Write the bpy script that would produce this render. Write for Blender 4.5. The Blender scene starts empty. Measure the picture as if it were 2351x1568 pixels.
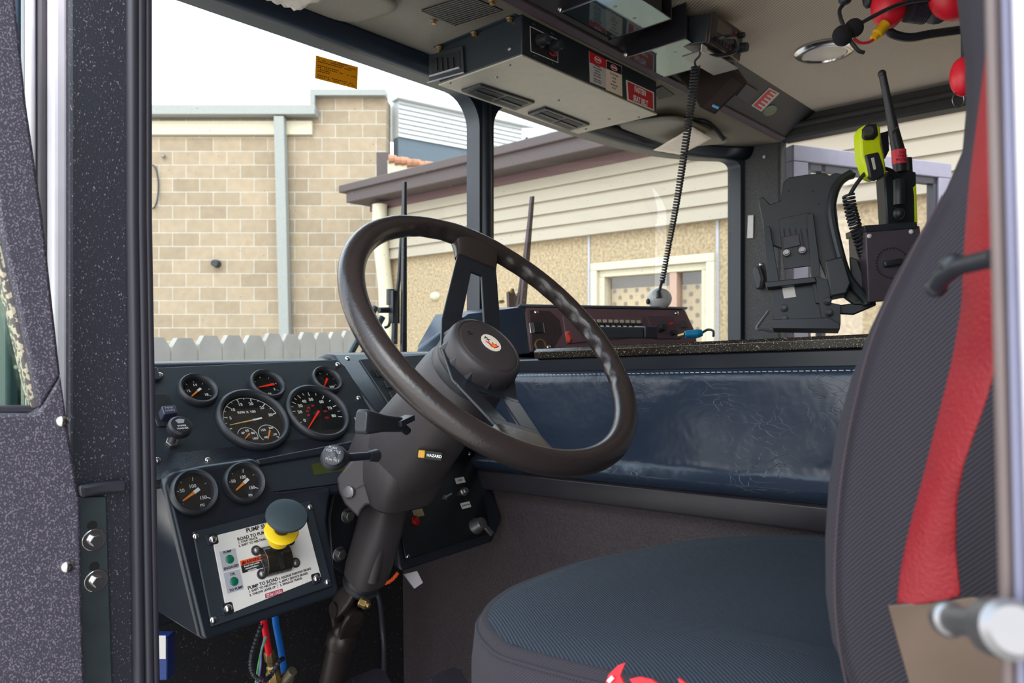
import bpy, bmesh, math, random
from mathutils import Vector as V3, Matrix
random.seed(7)
# ---------------------------------------------------------------- camera, sky, sun, exposure
SC = bpy.context.scene
COL = SC.collection
CAMZ = 1.8                       # eye height above the yard
YAW = math.radians(47.6)
FPX = 1668.0                     # focal length in photo pixels
cam_d = bpy.data.cameras.new('camera'); cam = bpy.data.objects.new('camera', cam_d); COL.objects.link(cam)
cam.location = (0, 0, CAMZ); cam.rotation_euler = (math.radians(90), 0, -YAW)
cam_d.sensor_width = 36.0; cam_d.lens = FPX / 2351 * 36.0
cam_d.clip_start = 0.02; cam_d.clip_end = 300
cam_d.dof.use_dof = True; cam_d.dof.focus_distance = 1.05; cam_d.dof.aperture_fstop = 10.0
SC.camera = cam
wd = bpy.data.worlds.new('sky'); SC.world = wd; wd.use_nodes = True
wn = wd.node_tree.nodes; wl = wd.node_tree.links; wn.clear()
wo = wn.new('ShaderNodeOutputWorld'); wb = wn.new('ShaderNodeBackground')
wt = wn.new('ShaderNodeTexCoord'); ws = wn.new('ShaderNodeSeparateXYZ'); wr = wn.new('ShaderNodeValToRGB')
wl.new(wt.outputs['Generated'], ws.inputs[0]); wl.new(ws.outputs['Z'], wr.inputs[0])
wr.color_ramp.elements[0].position = 0.0; wr.color_ramp.elements[0].color = (1.0, 0.95, 0.9, 1)
wr.color_ramp.elements[1].position = 0.6; wr.color_ramp.elements[1].color = (0.70, 0.86, 1.0, 1)
wl.new(wr.outputs[0], wb.inputs['Color']); wb.inputs['Strength'].default_value = 3.0
wl.new(wb.outputs[0], wo.inputs[0])
sun_d = bpy.data.lights.new('sun', 'SUN'); sun = bpy.data.objects.new('sun', sun_d); COL.objects.link(sun)
sun_d.energy = 1.2; sun_d.angle = math.radians(30); sun_d.color = (1.0, 0.93, 0.84)
sun.rotation_euler = V3((0.62, 0.42, -0.66)).to_track_quat('-Z', 'Y').to_euler()
SC.view_settings.view_transform = 'Standard'; SC.view_settings.look = 'None'
SC.view_settings.exposure = 0.35; SC.view_settings.gamma = 1.0; SC.view_settings.use_curve_mapping = False

# ---------------------------------------------------------------- helpers
FW = V3((math.sin(YAW), math.cos(YAW), 0)); RT = V3((math.cos(YAW), -math.sin(YAW), 0)); UP = V3((0, 0, 1))
OFF = V3((0, 0, CAMZ))           # all lengths below are measured from the eye level; the builder lifts them
X = V3((1, 0, 0)); Y = V3((0, 1, 0)); Z = V3((0, 0, 1))
def ray(px, py): return FW + RT * ((px - 1175.5) / FPX) + UP * ((784 - py) / FPX)
def P(px, py, D): return ray(px, py) * D
def onx(px, py, x): r = ray(px, py); return r * (x / r.x)
def ony(px, py, y): r = ray(px, py); return r * (y / r.y)
def onz(px, py, z): r = ray(px, py); return r * (z / r.z)
def onp(px, py, O, N): r = ray(px, py); return r * (O.dot(N) / r.dot(N))
def s2l(c):
    c = c / 255.0
    return c / 12.92 if c <= 0.04045 else ((c + 0.055) / 1.055) ** 2.4
def rgb(r, g, b): return (s2l(r), s2l(g), s2l(b), 1.0)
class Frame:
    def __init__(s, O, U, V, N=None):
        s.O = V3(O); s.U = V3(U).normalized(); V = V3(V); s.N = V3(N).normalized() if N is not None else s.U.cross(V).normalized()
        s.V = s.N.cross(s.U).normalized() if N is None else V.normalized()
    def p(s, u, v, n=0): return s.O + s.U * u + s.V * v + s.N * n
    def uv(s, px, py, n=0):
        q = onp(px, py, s.O + s.N * n, s.N) - s.O
        return q.dot(s.U), q.dot(s.V)
    def px(s, px, py, n=0): u, v = s.uv(px, py, n); return s.p(u, v, n)
def perp(a):
    a = a.normalized(); t = Z if abs(a.z) < 0.9 else X
    u = a.cross(t).normalized(); return u, a.cross(u).normalized()
class MB:
    def __init__(s): s.v = []; s.f = []
    def add(s, vs, fs):
        o = len(s.v); s.v += [V3(v) for v in vs]; s.f += [tuple(i + o for i in f) for f in fs]; return s
    def box(s, c, h, fr=None):                      # centre, half sizes, frame
        U, W, N = (X, Y, Z) if fr is None else (fr.U, fr.V, fr.N)
        c = V3(c)
        vs = [c + U * (a * h[0]) + W * (b * h[1]) + N * (d * h[2]) for a in (-1, 1) for b in (-1, 1) for d in (-1, 1)]
        return s.add(vs, [(0, 1, 3, 2), (4, 6, 7, 5), (0, 4, 5, 1), (2, 3, 7, 6), (0, 2, 6, 4), (1, 5, 7, 3)])
    def bb(s, a, b): a = V3(a); b = V3(b); return s.box((a + b) / 2, [abs(t) / 2 for t in (b - a)])
    def hexa(s, q, t):                              # four corners and the four opposite corners
        return s.add(list(q) + list(t), [(0, 1, 2, 3), (7, 6, 5, 4), (0, 4, 5, 1), (1, 5, 6, 2), (2, 6, 7, 3), (3, 7, 4, 0)])
    def prism(s, pts, ext):                         # 3-D outline pushed along ext
        n = len(pts); e = V3(ext)
        vs = [V3(p) for p in pts] + [V3(p) + e for p in pts]
        fs = [tuple(range(n)), tuple(range(2 * n - 1, n - 1, -1))] + [(i, i + n, (i + 1) % n + n, (i + 1) % n) for i in range(n)]
        return s.add(vs, fs)
    def face(s, pts): return s.add(pts, [tuple(range(len(pts)))])
    def loft(s, rings, cap=True, closed=False):
        n = len(rings[0]); vs = [p for r in rings for p in r]; m = len(rings); fs = []
        for i in range(m if closed else m - 1):
            j = (i + 1) % m
            for k in range(n):
                l = (k + 1) % n
                fs.append((i * n + k, i * n + l, j * n + l, j * n + k))
        if cap and not closed: fs += [tuple(range(n - 1, -1, -1)), tuple(range((m - 1) * n, m * n))]
        return s.add(vs, fs)
    def cyl(s, a, b, r0, r1=None, n=24):
        a = V3(a); b = V3(b); r1 = r0 if r1 is None else r1; u, w = perp(b - a)
        return s.loft([[c + (u * math.cos(t) + w * math.sin(t)) * r for t in [2 * math.pi * k / n for k in range(n)]] for c, r in ((a, r0), (b, r1))])
    def lathe(s, O, A, prof, n=32, cap=True):       # prof: (radius, height along A)
        A = V3(A).normalized(); u, w = perp(A); O = V3(O)
        return s.loft([[O + A * h + (u * math.cos(t) + w * math.sin(t)) * max(r, 1e-5) for t in [2 * math.pi * k / n for k in range(n)]] for r, h in prof], cap)
    def tube(s, pts, r, n=10, closed=False):
        pts = [V3(p) for p in pts]; m = len(pts); rings = []; pu = None
        for i, p in enumerate(pts):
            a = pts[(i + 1) % m] if (closed or i < m - 1) else p; b = pts[i - 1] if (closed or i > 0) else p
            t = (a - b).normalized()
            if pu is None: pu = perp(t)[0]
            u = (pu - t * pu.dot(t)).normalized(); w = t.cross(u); pu = u
            rr = r(i / max(1, m - 1)) if callable(r) else r
            rings.append([p + (u * math.cos(q) + w * math.sin(q)) * rr for q in [2 * math.pi * k / n for k in range(n)]])
        return s.loft(rings, True, closed)
    def ball(s, c, r, n=20, m=12, fr=None):
        r = (r, r, r) if not hasattr(r, '__len__') else r
        U, W, N = (X, Y, Z) if fr is None else (fr.U, fr.V, fr.N); c = V3(c)
        return s.loft([[c + (U * (math.cos(2 * math.pi * k / n) * r[0]) + W * (math.sin(2 * math.pi * k / n) * r[1])) * max(1e-3, math.sin(math.pi * i / m)) + N * (r[2] * math.cos(math.pi * i / m)) for k in range(n)] for i in range(m + 1)])
    def grid(s, P2):                                # rows of points
        n = len(P2[0]); m = len(P2)
        return s.add([p for r in P2 for p in r], [(i * n + k, i * n + k + 1, (i + 1) * n + k + 1, (i + 1) * n + k) for i in range(m - 1) for k in range(n - 1)])
    def build(s, name, mat, parent=None, bevel=0, seg=2, smooth=35, solid=0, sub=0, label=None):
        root = parent
        while root is not None and root.parent is not None: root = root.parent
        o = root['_o'] if (root is not None and '_o' in root) else None
        org = V3(o) if o is not None else OFF * 0
        me = bpy.data.meshes.new(name)
        me.from_pydata([v + OFF - org for v in s.v], [], s.f)
        bm = bmesh.new(); bm.from_mesh(me); bmesh.ops.recalc_face_normals(bm, faces=bm.faces); bm.to_mesh(me); bm.free()
        me.materials.append(mat); me.update()
        ob = bpy.data.objects.new(name, me); COL.objects.link(ob)
        if parent is not None: ob.parent = parent
        if smooth:
            for p in me.polygons: p.use_smooth = True
            me.set_sharp_from_angle(angle=math.radians(smooth))
        if solid:
            m = ob.modifiers.new('thickness', 'SOLIDIFY'); m.thickness = solid; m.offset = 0
        if sub:
            m = ob.modifiers.new('sub', 'SUBSURF'); m.levels = sub; m.render_levels = sub
        if bevel:
            m = ob.modifiers.new('bevel', 'BEVEL'); m.width = bevel; m.segments = seg; m.limit_method = 'ANGLE'; m.angle_limit = math.radians(40); m.harden_normals = False
        if label: ob['label'] = label
        return ob
def tag(o, label, cat, group=None, kind=None):
    o['label'] = label; o['category'] = cat
    if group: o['group'] = group
    if kind: o['kind'] = kind
    return o
def thing(name, loc, label, cat, group=None):
    o = bpy.data.objects.new(name, None); COL.objects.link(o); o.empty_display_size = 0.05
    l = V3(loc) + OFF; o.location = l; o['_o'] = list(l)
    return tag(o, label, cat, group)
def struct(o): o['kind'] = 'structure'; return o
def text(body, fr, u, v, size, mat, name, parent, n=0.0004, ax='CENTER', ay='CENTER', rot=0, off=0.0, sx=1.0, mirror=False, ext=0.0001):
    cu = bpy.data.curves.new(name, 'FONT'); cu.body = body; cu.size = size; cu.align_x = ax; cu.align_y = ay; cu.offset = off * size; cu.extrude = ext; cu.resolution_u = 3
    to = bpy.data.objects.new(name, cu); COL.objects.link(to)
    dg = bpy.context.evaluated_depsgraph_get(); me = bpy.data.meshes.new_from_object(to.evaluated_get(dg)); bpy.data.objects.remove(to)
    c, s_ = math.cos(rot), math.sin(rot); mb = MB(); k = -1 if mirror else 1
    vs = [fr.p(u + (p.co.x * sx * k) * c - p.co.y * s_, v + (p.co.x * sx * k) * s_ + p.co.y * c, n + p.co.z) for p in me.vertices]
    mb.add(vs, [tuple(p.vertices) for p in me.polygons])
    bpy.data.meshes.remove(me)
    return (mb.build(name, mat, parent, smooth=0) if name else mb)
def texts(items, fr, mat, name, parent, n=0.0004):   # several lines as one marking
    mb = MB()
    for it in items:
        b, u, v, size = it[:4]; kw = it[4] if len(it) > 4 else {}
        t = text(b, fr, u, v, size, mat, '', None, n=n, **kw)
        mb.add(t.v, t.f)
    return mb.build(name, mat, parent, smooth=0)
def rrect(w, h, r, n=5):                            # rounded rectangle, 2-D points
    out = []
    for cx, cy, a in ((w - r, h - r, 0), (-w + r, h - r, 90), (-w + r, -h + r, 180), (w - r, -h + r, 270)):
        for k in range(n + 1):
            t = math.radians(a + 90 * k / n); out.append((cx + r * math.cos(t), cy + r * math.sin(t)))
    return out
def plate(mb, fr, u, v, w, h, r, n0, n1, seg=5):
    return mb.prism([fr.p(u + a, v + b, n0) for a, b in rrect(w, h, r, seg)], fr.N * (n1 - n0))
def dup(root):
    r = root.copy(); COL.objects.link(r)
    def rec(a, b):
        for ch in a.children:
            c = ch.copy(); COL.objects.link(c); c.parent = b; rec(ch, c)
    rec(root, r); return r

# ---------------------------------------------------------------- materials
def mat(name, col, rough=0.5, metal=0.0, spec=0.5, bump=None, var=None, emit=None, coat=0, trans=0):
    m = bpy.data.materials.new(name); m.use_nodes = True; nt = m.node_tree; b = nt.nodes['Principled BSDF']
    b.inputs['Base Color'].default_value = col; b.inputs['Roughness'].default_value = rough; b.inputs['Metallic'].default_value = metal
    b.inputs['Specular IOR Level'].default_value = spec; b.inputs['Coat Weight'].default_value = coat
    if trans: b.inputs['Transmission Weight'].default_value = trans
    tc = nt.nodes.new('ShaderNodeTexCoord')
    if var is None: var = (30, 0.12)
    if var:                                          # slight tone variation
        nz = nt.nodes.new('ShaderNodeTexNoise'); nz.inputs['Scale'].default_value = var[0]; nz.inputs['Detail'].default_value = 3
        nt.links.new(tc.outputs['Object'], nz.inputs['Vector'])
        mx = nt.nodes.new('ShaderNodeMix'); mx.data_type = 'RGBA'
        mx.inputs[6].default_value = [c * (1 - var[1]) for c in col[:3]] + [1]; mx.inputs[7].default_value = [min(1, c * (1 + var[1])) for c in col[:3]] + [1]
        nt.links.new(nz.outputs[0], mx.inputs[0]); nt.links.new(mx.outputs[2], b.inputs['Base Color'])
    if bump:                                         # (scale, strength)
        nb = nt.nodes.new('ShaderNodeTexNoise'); nb.inputs['Scale'].default_value = bump[0]; nb.inputs['Detail'].default_value = 4
        nt.links.new(tc.outputs['Object'], nb.inputs['Vector']); bp = nt.nodes.new('ShaderNodeBump'); bp.inputs['Strength'].default_value = bump[1]; bp.inputs['Distance'].default_value = 0.002
        nt.links.new(nb.outputs[0], bp.inputs['Height']); nt.links.new(bp.outputs[0], b.inputs['Normal'])
    if emit: b.inputs['Emission Color'].default_value = emit[0]; b.inputs['Emission Strength'].default_value = emit[1]
    return m
def flecks(name, base, fleck, scale, thr, rough=0.6, stretch=(1, 1, 1), base2=None):
    m = mat(name, base, rough, var=False); nt = m.node_tree; b = nt.nodes['Principled BSDF']; tc = [n for n in nt.nodes if n.type == 'TEX_COORD'][0]
    mp = nt.nodes.new('ShaderNodeMapping'); mp.inputs['Scale'].default_value = stretch; mp.inputs['Rotation'].default_value = (0.3, 0.4, 0.5)
    nt.links.new(tc.outputs['Object'], mp.inputs[0])
    nz = nt.nodes.new('ShaderNodeTexNoise'); nz.inputs['Scale'].default_value = scale; nz.inputs['Detail'].default_value = 1.5
    nt.links.new(mp.outputs[0], nz.inputs['Vector'])
    rp = nt.nodes.new('ShaderNodeValToRGB'); e = rp.color_ramp.elements; e[0].position = thr; e[0].color = base; e[1].position = thr + 0.05; e[1].color = fleck
    nt.links.new(nz.outputs[0], rp.inputs[0]); nt.links.new(rp.outputs[0], b.inputs['Base Color'])
    bp = nt.nodes.new('ShaderNodeBump'); bp.inputs['Strength'].default_value = 0.25; bp.inputs['Distance'].default_value = 0.001
    nt.links.new(nz.outputs[0], bp.inputs['Height']); nt.links.new(bp.outputs[0], b.inputs['Normal'])
    return m
def wave_bump(m, scale, strength, direction='X', rot=(0, 0, 0), tone=None, dist=0.001, distort=0.0):
    nt = m.node_tree; b = nt.nodes['Principled BSDF']; tc = [n for n in nt.nodes if n.type == 'TEX_COORD'][0]
    mp = nt.nodes.new('ShaderNodeMapping'); mp.inputs['Rotation'].default_value = rot; nt.links.new(tc.outputs['Object'], mp.inputs[0])
    w = nt.nodes.new('ShaderNodeTexWave'); w.wave_type = 'BANDS'; w.bands_direction = direction; w.inputs['Scale'].default_value = scale; w.inputs['Distortion'].default_value = distort
    w.inputs['Detail Scale'].default_value = 4
    nt.links.new(mp.outputs[0], w.inputs[0]); bp = nt.nodes.new('ShaderNodeBump'); bp.inputs['Strength'].default_value = strength; bp.inputs['Distance'].default_value = dist
    nt.links.new(w.outputs[1], bp.inputs['Height']); nt.links.new(bp.outputs[0], b.inputs['Normal'])
    if tone:
        mx = nt.nodes.new('ShaderNodeMix'); mx.data_type = 'RGBA'; mx.inputs[6].default_value = tone[0]; mx.inputs[7].default_value = tone[1]
        nt.links.new(w.outputs[1], mx.inputs[0]); nt.links.new(mx.outputs[2], b.inputs['Base Color'])
    return m
def sheet_mat(name, col, k=0.6):                     # thin film that lets daylight through
    m = mat(name, col, 0.6, var=False); nt = m.node_tree; b = nt.nodes['Principled BSDF']; o = [n for n in nt.nodes if n.type == 'OUTPUT_MATERIAL'][0]
    t = nt.nodes.new('ShaderNodeBsdfTranslucent'); t.inputs[0].default_value = col; mx = nt.nodes.new('ShaderNodeMixShader'); mx.inputs[0].default_value = k
    nt.links.new(b.outputs[0], mx.inputs[1]); nt.links.new(t.outputs[0], mx.inputs[2]); nt.links.new(mx.outputs[0], o.inputs[0]); return m
def glass(name, tint=(0.96, 0.99, 0.985, 1), refl=0.06, dirt=0.0):
    m = bpy.data.materials.new(name); m.use_nodes = True; nt = m.node_tree; nt.nodes.clear()
    o = nt.nodes.new('ShaderNodeOutputMaterial'); t = nt.nodes.new('ShaderNodeBsdfTransparent'); t.inputs[0].default_value = tint
    g = nt.nodes.new('ShaderNodeBsdfGlossy'); g.inputs['Roughness'].default_value = 0.02; mx = nt.nodes.new('ShaderNodeMixShader'); mx.inputs[0].default_value = refl
    nt.links.new(t.outputs[0], mx.inputs[1]); nt.links.new(g.outputs[0], mx.inputs[2]); last = mx
    if dirt:
        tc = nt.nodes.new('ShaderNodeTexCoord'); nz = nt.nodes.new('ShaderNodeTexVoronoi'); nz.inputs['Scale'].default_value = 42
        rp = nt.nodes.new('ShaderNodeValToRGB'); rp.color_ramp.elements[0].position = 0.05; rp.color_ramp.elements[0].color = (dirt,) * 3 + (1,); rp.color_ramp.elements[1].position = 0.11; rp.color_ramp.elements[1].color = (0, 0, 0, 1)
        d = nt.nodes.new('ShaderNodeBsdfDiffuse'); d.inputs[0].default_value = (0.9, 0.9, 0.85, 1); m2 = nt.nodes.new('ShaderNodeMixShader')
        nt.links.new(tc.outputs['Object'], nz.inputs['Vector']); nt.links.new(nz.outputs['Distance'], rp.inputs[0]); nt.links.new(rp.outputs[0], m2.inputs[0])
        nt.links.new(mx.outputs[0], m2.inputs[1]); nt.links.new(d.outputs[0], m2.inputs[2]); last = m2
    nt.links.new(last.outputs[0], o.inputs[0]); return m
M = {}
M['black'] = mat('black_plastic', rgb(36, 38, 44), 0.42, bump=(900, 0.15))
M['dash'] = mat('dash_textured', rgb(26, 30, 38), 0.3, bump=(700, 0.3))
M['dash_smooth'] = mat('dash_moulding', rgb(26, 30, 38), 0.3)
M['panel'] = mat('gauge_panel', rgb(32, 39, 46), 0.42, bump=(1200, 0.25))
M['rubber'] = mat('rubber', rgb(48, 46, 56), 0.45)
M['rim'] = mat('wheel_leatherette', rgb(44, 37, 37), 0.27, bump=(260, 0.15))
M['shroud'] = mat('column_plastic', rgb(52, 47, 50), 0.48, bump=(1000, 0.15))
M['satin'] = mat('satin_black_metal', rgb(34, 38, 46), 0.35, metal=0.3)
M['dark'] = mat('dark_void', rgb(12, 13, 16), 0.6)
M['dial'] = mat('dial_black', rgb(10, 13, 16), 0.5, var=False)
M['white'] = mat('white_print', rgb(232, 232, 228), 0.5, var=False)
M['ivory'] = mat('ivory_plate', rgb(205, 200, 196), 0.45)
M['ink'] = mat('ink_black', rgb(24, 24, 30), 0.5, var=False)
M['grey'] = mat('grey_print', rgb(160, 160, 168), 0.5)
M['red'] = mat('red_print', rgb(205, 28, 42), 0.45, var=False)
M['orange'] = mat('orange_needle', rgb(245, 140, 40), 0.4, var=False)
M['redneedle'] = mat('red_needle', rgb(255, 50, 25), 0.4, var=False)
M['green'] = mat('green_lamp', rgb(0, 92, 66), 0.35, var=False)
M['chrome'] = mat('chrome', rgb(215, 212, 210), 0.18, metal=1.0)
M['steel'] = mat('brushed_steel', rgb(140, 138, 140), 0.38, metal=0.9)
M['brass'] = mat('brass', rgb(168, 142, 96), 0.35, metal=0.9)
M['yellow'] = mat('yellow_plastic', rgb(235, 195, 20), 0.45)
M['speck_pillar'] = flecks('speckled_pillar_coating', rgb(33, 34, 45), rgb(128, 120, 130), 640, 0.65, 0.55, (1, 1, 0.6))
M['speck_door'] = flecks('speckled_door_coating', rgb(50, 47, 60), rgb(108, 98, 110), 700, 0.56, 0.6, (1, 1, 0.8))
M['speck_dark'] = flecks('speckled_floor_coating', rgb(20, 20, 24), rgb(90, 80, 72), 240, 0.66, 0.7)
M['glass'] = glass('windscreen_glass', dirt=0.5)
M['lens'] = glass('dial_glass', (0.97, 0.97, 0.97, 1), 0.05)
M['whitepaint'] = mat('white_paint', rgb(214, 206, 214), 0.35, coat=0.3)
M['greypaint'] = mat('grey_door_paint', rgb(140, 134, 148), 0.5)
M['headliner'] = wave_bump(mat('ribbed_headliner', rgb(158, 146, 134), 0.85), 38, 0.6, 'X', rot=(0, 0, 0.6), tone=(rgb(172, 156, 140), rgb(214, 198, 180)))
M['ceil'] = mat('grained_ceiling_vinyl', rgb(124, 116, 104), 0.6, bump=(420, 0.5), var=(350, 0.2))
M['silver'] = mat('silver_paint', rgb(170, 162, 148), 0.45, metal=0.2)
M['vinyl'] = mat('blue_black_vinyl', rgb(40, 52, 70), 0.33, bump=(14, 0.9))
M['carpet'] = mat('knobbly_carpet', rgb(56, 48, 52), 0.7, bump=(260, 1.0), var=(260, 0.8))
M['fabric'] = wave_bump(mat('seat_fabric_blue', rgb(38, 46, 56), 0.95), 120, 0.9, 'X', rot=(0, 0, 0.52), tone=(rgb(20, 27, 36), rgb(44, 55, 70)))
M['fabric2'] = wave_bump(mat('seat_fabric_side', rgb(54, 49, 58), 0.95), 210, 0.6, 'DIAGONAL', rot=(0, 0, 0), tone=(rgb(30, 28, 35), rgb(52, 46, 55)))
M['belt'] = mat('red_webbing', rgb(134, 12, 26), 0.55, bump=(500, 0.5), var=(9, 0.45))
M['redshell'] = mat('red_shell', rgb(225, 30, 52), 0.4)
M['lime'] = mat('lime_plastic', rgb(205, 225, 10), 0.45)
M['foam'] = mat('foam', rgb(26, 24, 30), 0.95, bump=(500, 0.6))
# ---------------------------------------------------------------- the yard outside
def brick_mat():
    m = mat('split_face_block', rgb(200, 180, 150), 0.9, var=False); nt = m.node_tree; b = nt.nodes['Principled BSDF']
    tc = [n for n in nt.nodes if n.type == 'TEX_COORD'][0]
    mp = nt.nodes.new('ShaderNodeMapping'); mp.inputs['Rotation'].default_value = (math.radians(-90), 0, 0)
    r0 = nt.nodes.new('ShaderNodeVectorRotate'); r0.rotation_type = 'Z_AXIS'; r0.inputs['Angle'].default_value = YAW
    nt.links.new(tc.outputs['Object'], r0.inputs['Vector']); nt.links.new(r0.outputs[0], mp.inputs[0])
    br = nt.nodes.new('ShaderNodeTexBrick'); br.inputs['Scale'].default_value = 1.0; br.inputs['Brick Width'].default_value = 0.40; br.inputs['Row Height'].default_value = 0.2
    br.inputs['Mortar Size'].default_value = 0.007; br.inputs['Mortar Smooth'].default_value = 0.3
    br.inputs['Color1'].default_value = rgb(170, 151, 127); br.inputs['Color2'].default_value = rgb(150, 133, 111); br.inputs['Mortar'].default_value = rgb(184, 178, 166)
    nt.links.new(mp.outputs[0], br.inputs[0])
    nz = nt.nodes.new('ShaderNodeTexNoise'); nz.inputs['Scale'].default_value = 9; nz.inputs['Detail'].default_value = 6; nt.links.new(tc.outputs['Object'], nz.inputs[0])
    mx = nt.nodes.new('ShaderNodeMix'); mx.data_type = 'RGBA'; mx.blend_type = 'MULTIPLY'; mx.inputs[0].default_value = 0.3
    nt.links.new(br.outputs[0], mx.inputs[6]); nt.links.new(nz.outputs[0], mx.inputs[7]); nt.links.new(mx.outputs[2], b.inputs['Base Color'])
    bp = nt.nodes.new('ShaderNodeBump'); bp.inputs['Strength'].default_value = 0.5; bp.inputs['Distance'].default_value = 0.02
    nt.links.new(nz.outputs[0], bp.inputs['Height']); nt.links.new(bp.outputs[0], b.inputs['Normal'])
    return m
M['block'] = brick_mat()
M['sage'] = mat('grey_green_flashing', rgb(140, 142, 138), 0.5)
M['cream'] = mat('cream_trim', rgb(190, 182, 160), 0.6)
M['siding'] = mat('taupe_siding', rgb(158, 148, 132), 0.7, var=(2, 0.06))
M['pebble'] = mat('pebbledash', rgb(156, 138, 110), 0.95, bump=(45, 1.0), var=(38, 0.8))
M['fascia'] = mat('brown_fascia', rgb(74, 62, 62), 0.6)
M['fence'] = mat('weathered_pine', rgb(156, 150, 142), 0.85, bump=(30, 0.4), var=(6, 0.3))
M['clad'] = mat('white_cladding', rgb(190, 192, 192), 0.6)
M['bluegrey'] = mat('slate_wall', rgb(86, 98, 108), 0.7)
M['terra'] = mat('terracotta', rgb(170, 120, 90), 0.8, var=(6, 0.4))
M['asphalt'] = mat('yard_concrete', rgb(196, 186, 174), 0.95, var=(3, 0.15))
struct(MB().add([(-30, -30, -CAMZ), (40, -30, -CAMZ), (40, 40, -CAMZ), (-30, 40, -CAMZ)], [(0, 1, 2, 3)]).build('ground', M['asphalt'], smooth=0))
# concrete-block building, square to the view at about 10.7 m
DB = 10.7
fb = Frame(FW * DB, RT, UP, FW * -1)
def bpt(px, py, n=0): return fb.px(px, py, n)
bb = thing('brick_building', fb.p(-4, -CAMZ), 'beige split-face block building behind the paling fence, with grey-green roof flashing and downpipe', 'building')
L = bpt(40, 250).dot(RT); 
def bw(px): return (px - 1175.5) / FPX * DB
def bz(py): return (784 - py) / FPX * DB
mb = MB(); outl = [(bw(-700), -CAMZ), (bw(886), -CAMZ), (bw(886), bz(222)), (bw(722), bz(222)), (bw(722), bz(262)), (bw(-700), bz(262))]
mb.prism([fb.p(a, b, 0) for a, b in outl], fb.N * -0.4); mb.build('block_wall', M['block'], bb)
MB().box(fb.p((bw(-700) + bw(732)) / 2, bz(262), 0.06), ((bw(732) - bw(-700)) / 2, 0.07, 0.16), fb).build('gutter', M['sage'], bb, 0.01)
MB().box(fb.p((bw(-700) + bw(719)) / 2, bz(296), 0.03), ((bw(719) - bw(-700)) / 2, 0.1, 0.04), fb).build('trim_board', M['cream'], bb, 0.005)
MB().box(fb.p((bw(716) + bw(888)) / 2, bz(218), 0.0), ((bw(888) - bw(716)) / 2, 0.045, 0.12), fb).box(fb.p(bw(722), bz(240), 0.0), (0.035, 0.12, 0.12), fb).build('parapet_flashing', M['sage'], bb, 0.005)
MB().hexa([fb.p(bw(638), bz(275), 0.2), fb.p(bw(661), bz(275), 0.2), fb.p(bw(680), bz(765) - 2, 0.2), fb.p(bw(657), bz(765) - 2, 0.2)], [fb.p(bw(638), bz(275), 0.05), fb.p(bw(661), bz(275), 0.05), fb.p(bw(680), bz(765) - 2, 0.05), fb.p(bw(657), bz(765) - 2, 0.05)]).build('downpipe', M['sage'], bb, 0.01)
MB().cyl(fb.p(bw(499), bz(606), 0), fb.p(bw(499), bz(606), 0.12), 0.06, 0.05, 20).build('vent_cap', M['black'], bb, label='small black round vent cap')
pts = [fb.p(bw(352) + 0.09 * math.sin(t), bz(430) + 0.32 * math.cos(t), 0.03) for t in [math.pi * k / 12 for k in range(13)]]
MB().tube(pts, 0.012, 8).build('hanging_cable', M['rubber'], bb)
MB().ball(fb.p(bw(378), bz(360), 0.04), 0.03).build('wall_hook', M['steel'], bb)
# white clad upper storey running away to the right of the block corner
cd = (FW * 1 + RT * ((3470 - 1175.5) / FPX)).normalized(); co = bpt(888, 215)
co = co + FW * 0.25 + RT * 0.12; cf = Frame(V3((co.x, co.y, 0)), cd, UP)
wb_ = thing('clad_building', V3((co.x, co.y, -CAMZ)), 'white metal-clad upper storey behind the garage roof, slate-grey wall below it', 'building')
z1 = co.z; z0 = onp(897, 312, cf.O, cf.N).z
mb = MB(); prof = []
nb = 8
for i in range(nb):
    a = z0 + (z1 - z0) * i / nb; b = z0 + (z1 - z0) * (i + 1) / nb
    mb.hexa([cf.p(0, a, 0.05), cf.p(9, a, 0.05), cf.p(9, b, 0.02), cf.p(0, b, 0.02)], [cf.p(0, a, -0.3), cf.p(9, a, -0.3), cf.p(9, b, -0.3), cf.p(0, b, -0.3)])
mb.build('cladding', M['clad'], wb_, 0)
MB().box(cf.p(4.5, z1 + 0.04, 0), (4.55, 0.06, 0.12), cf).build('roof_edge', M['clad'], wb_, 0.01)
MB().box(cf.p(4.5, (z0 - CAMZ) / 2, -0.06), (4.5, (z0 + CAMZ) / 2, 0.08), cf).build('lower_wall', M['bluegrey'], wb_)
# garage with lapped siding, parallel to the truck
XB = 5.5
gb = thing('garage_building', (XB, 4, -CAMZ), 'long low garage with taupe lapped siding over yellow pebbledash and a brown fascia', 'building')
GA = onx(872, 450, XB).y; GZ = onx(1110, 378, XB).z; FZ = onx(1110, 434, XB).z; SZ = onx(1110, 571, XB).z
def gbox(y0, y1, z0, z1, x0, x1): return ((x0, y0, z0), (x1, y1, z1))
mb = MB(); n = 5
for i in range(n):
    a = SZ + (FZ - SZ) * i / n; b = SZ + (FZ - SZ) * (i + 1) / n + 0.01
    q = [V3((XB - 0.075, -6, a)), V3((XB - 0.075, GA, a)), V3((XB - 0.045, GA, b)), V3((XB - 0.045, -6, b))]
    mb.hexa(q, [V3((XB + 0.05, p.y, p.z)) for p in q])
mb.build('siding', M['siding'], gb)
wy0 = onx(1645, 600, XB).y; wy1 = onx(1362, 600, XB).y; wz1 = onx(1362, 606, XB).z; wz0 = -0.75
mb = MB(); mb.bb((XB, -6, -CAMZ), (XB + 0.2, wy0, SZ)).bb((XB, wy1, -CAMZ), (XB + 0.2, GA, SZ)).bb((XB, wy0, wz1), (XB + 0.2, wy1, SZ)).bb((XB, wy0, -CAMZ), (XB + 0.2, wy1, wz0))
mb.build('pebble_wall', M['pebble'], gb, smooth=0)
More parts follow.
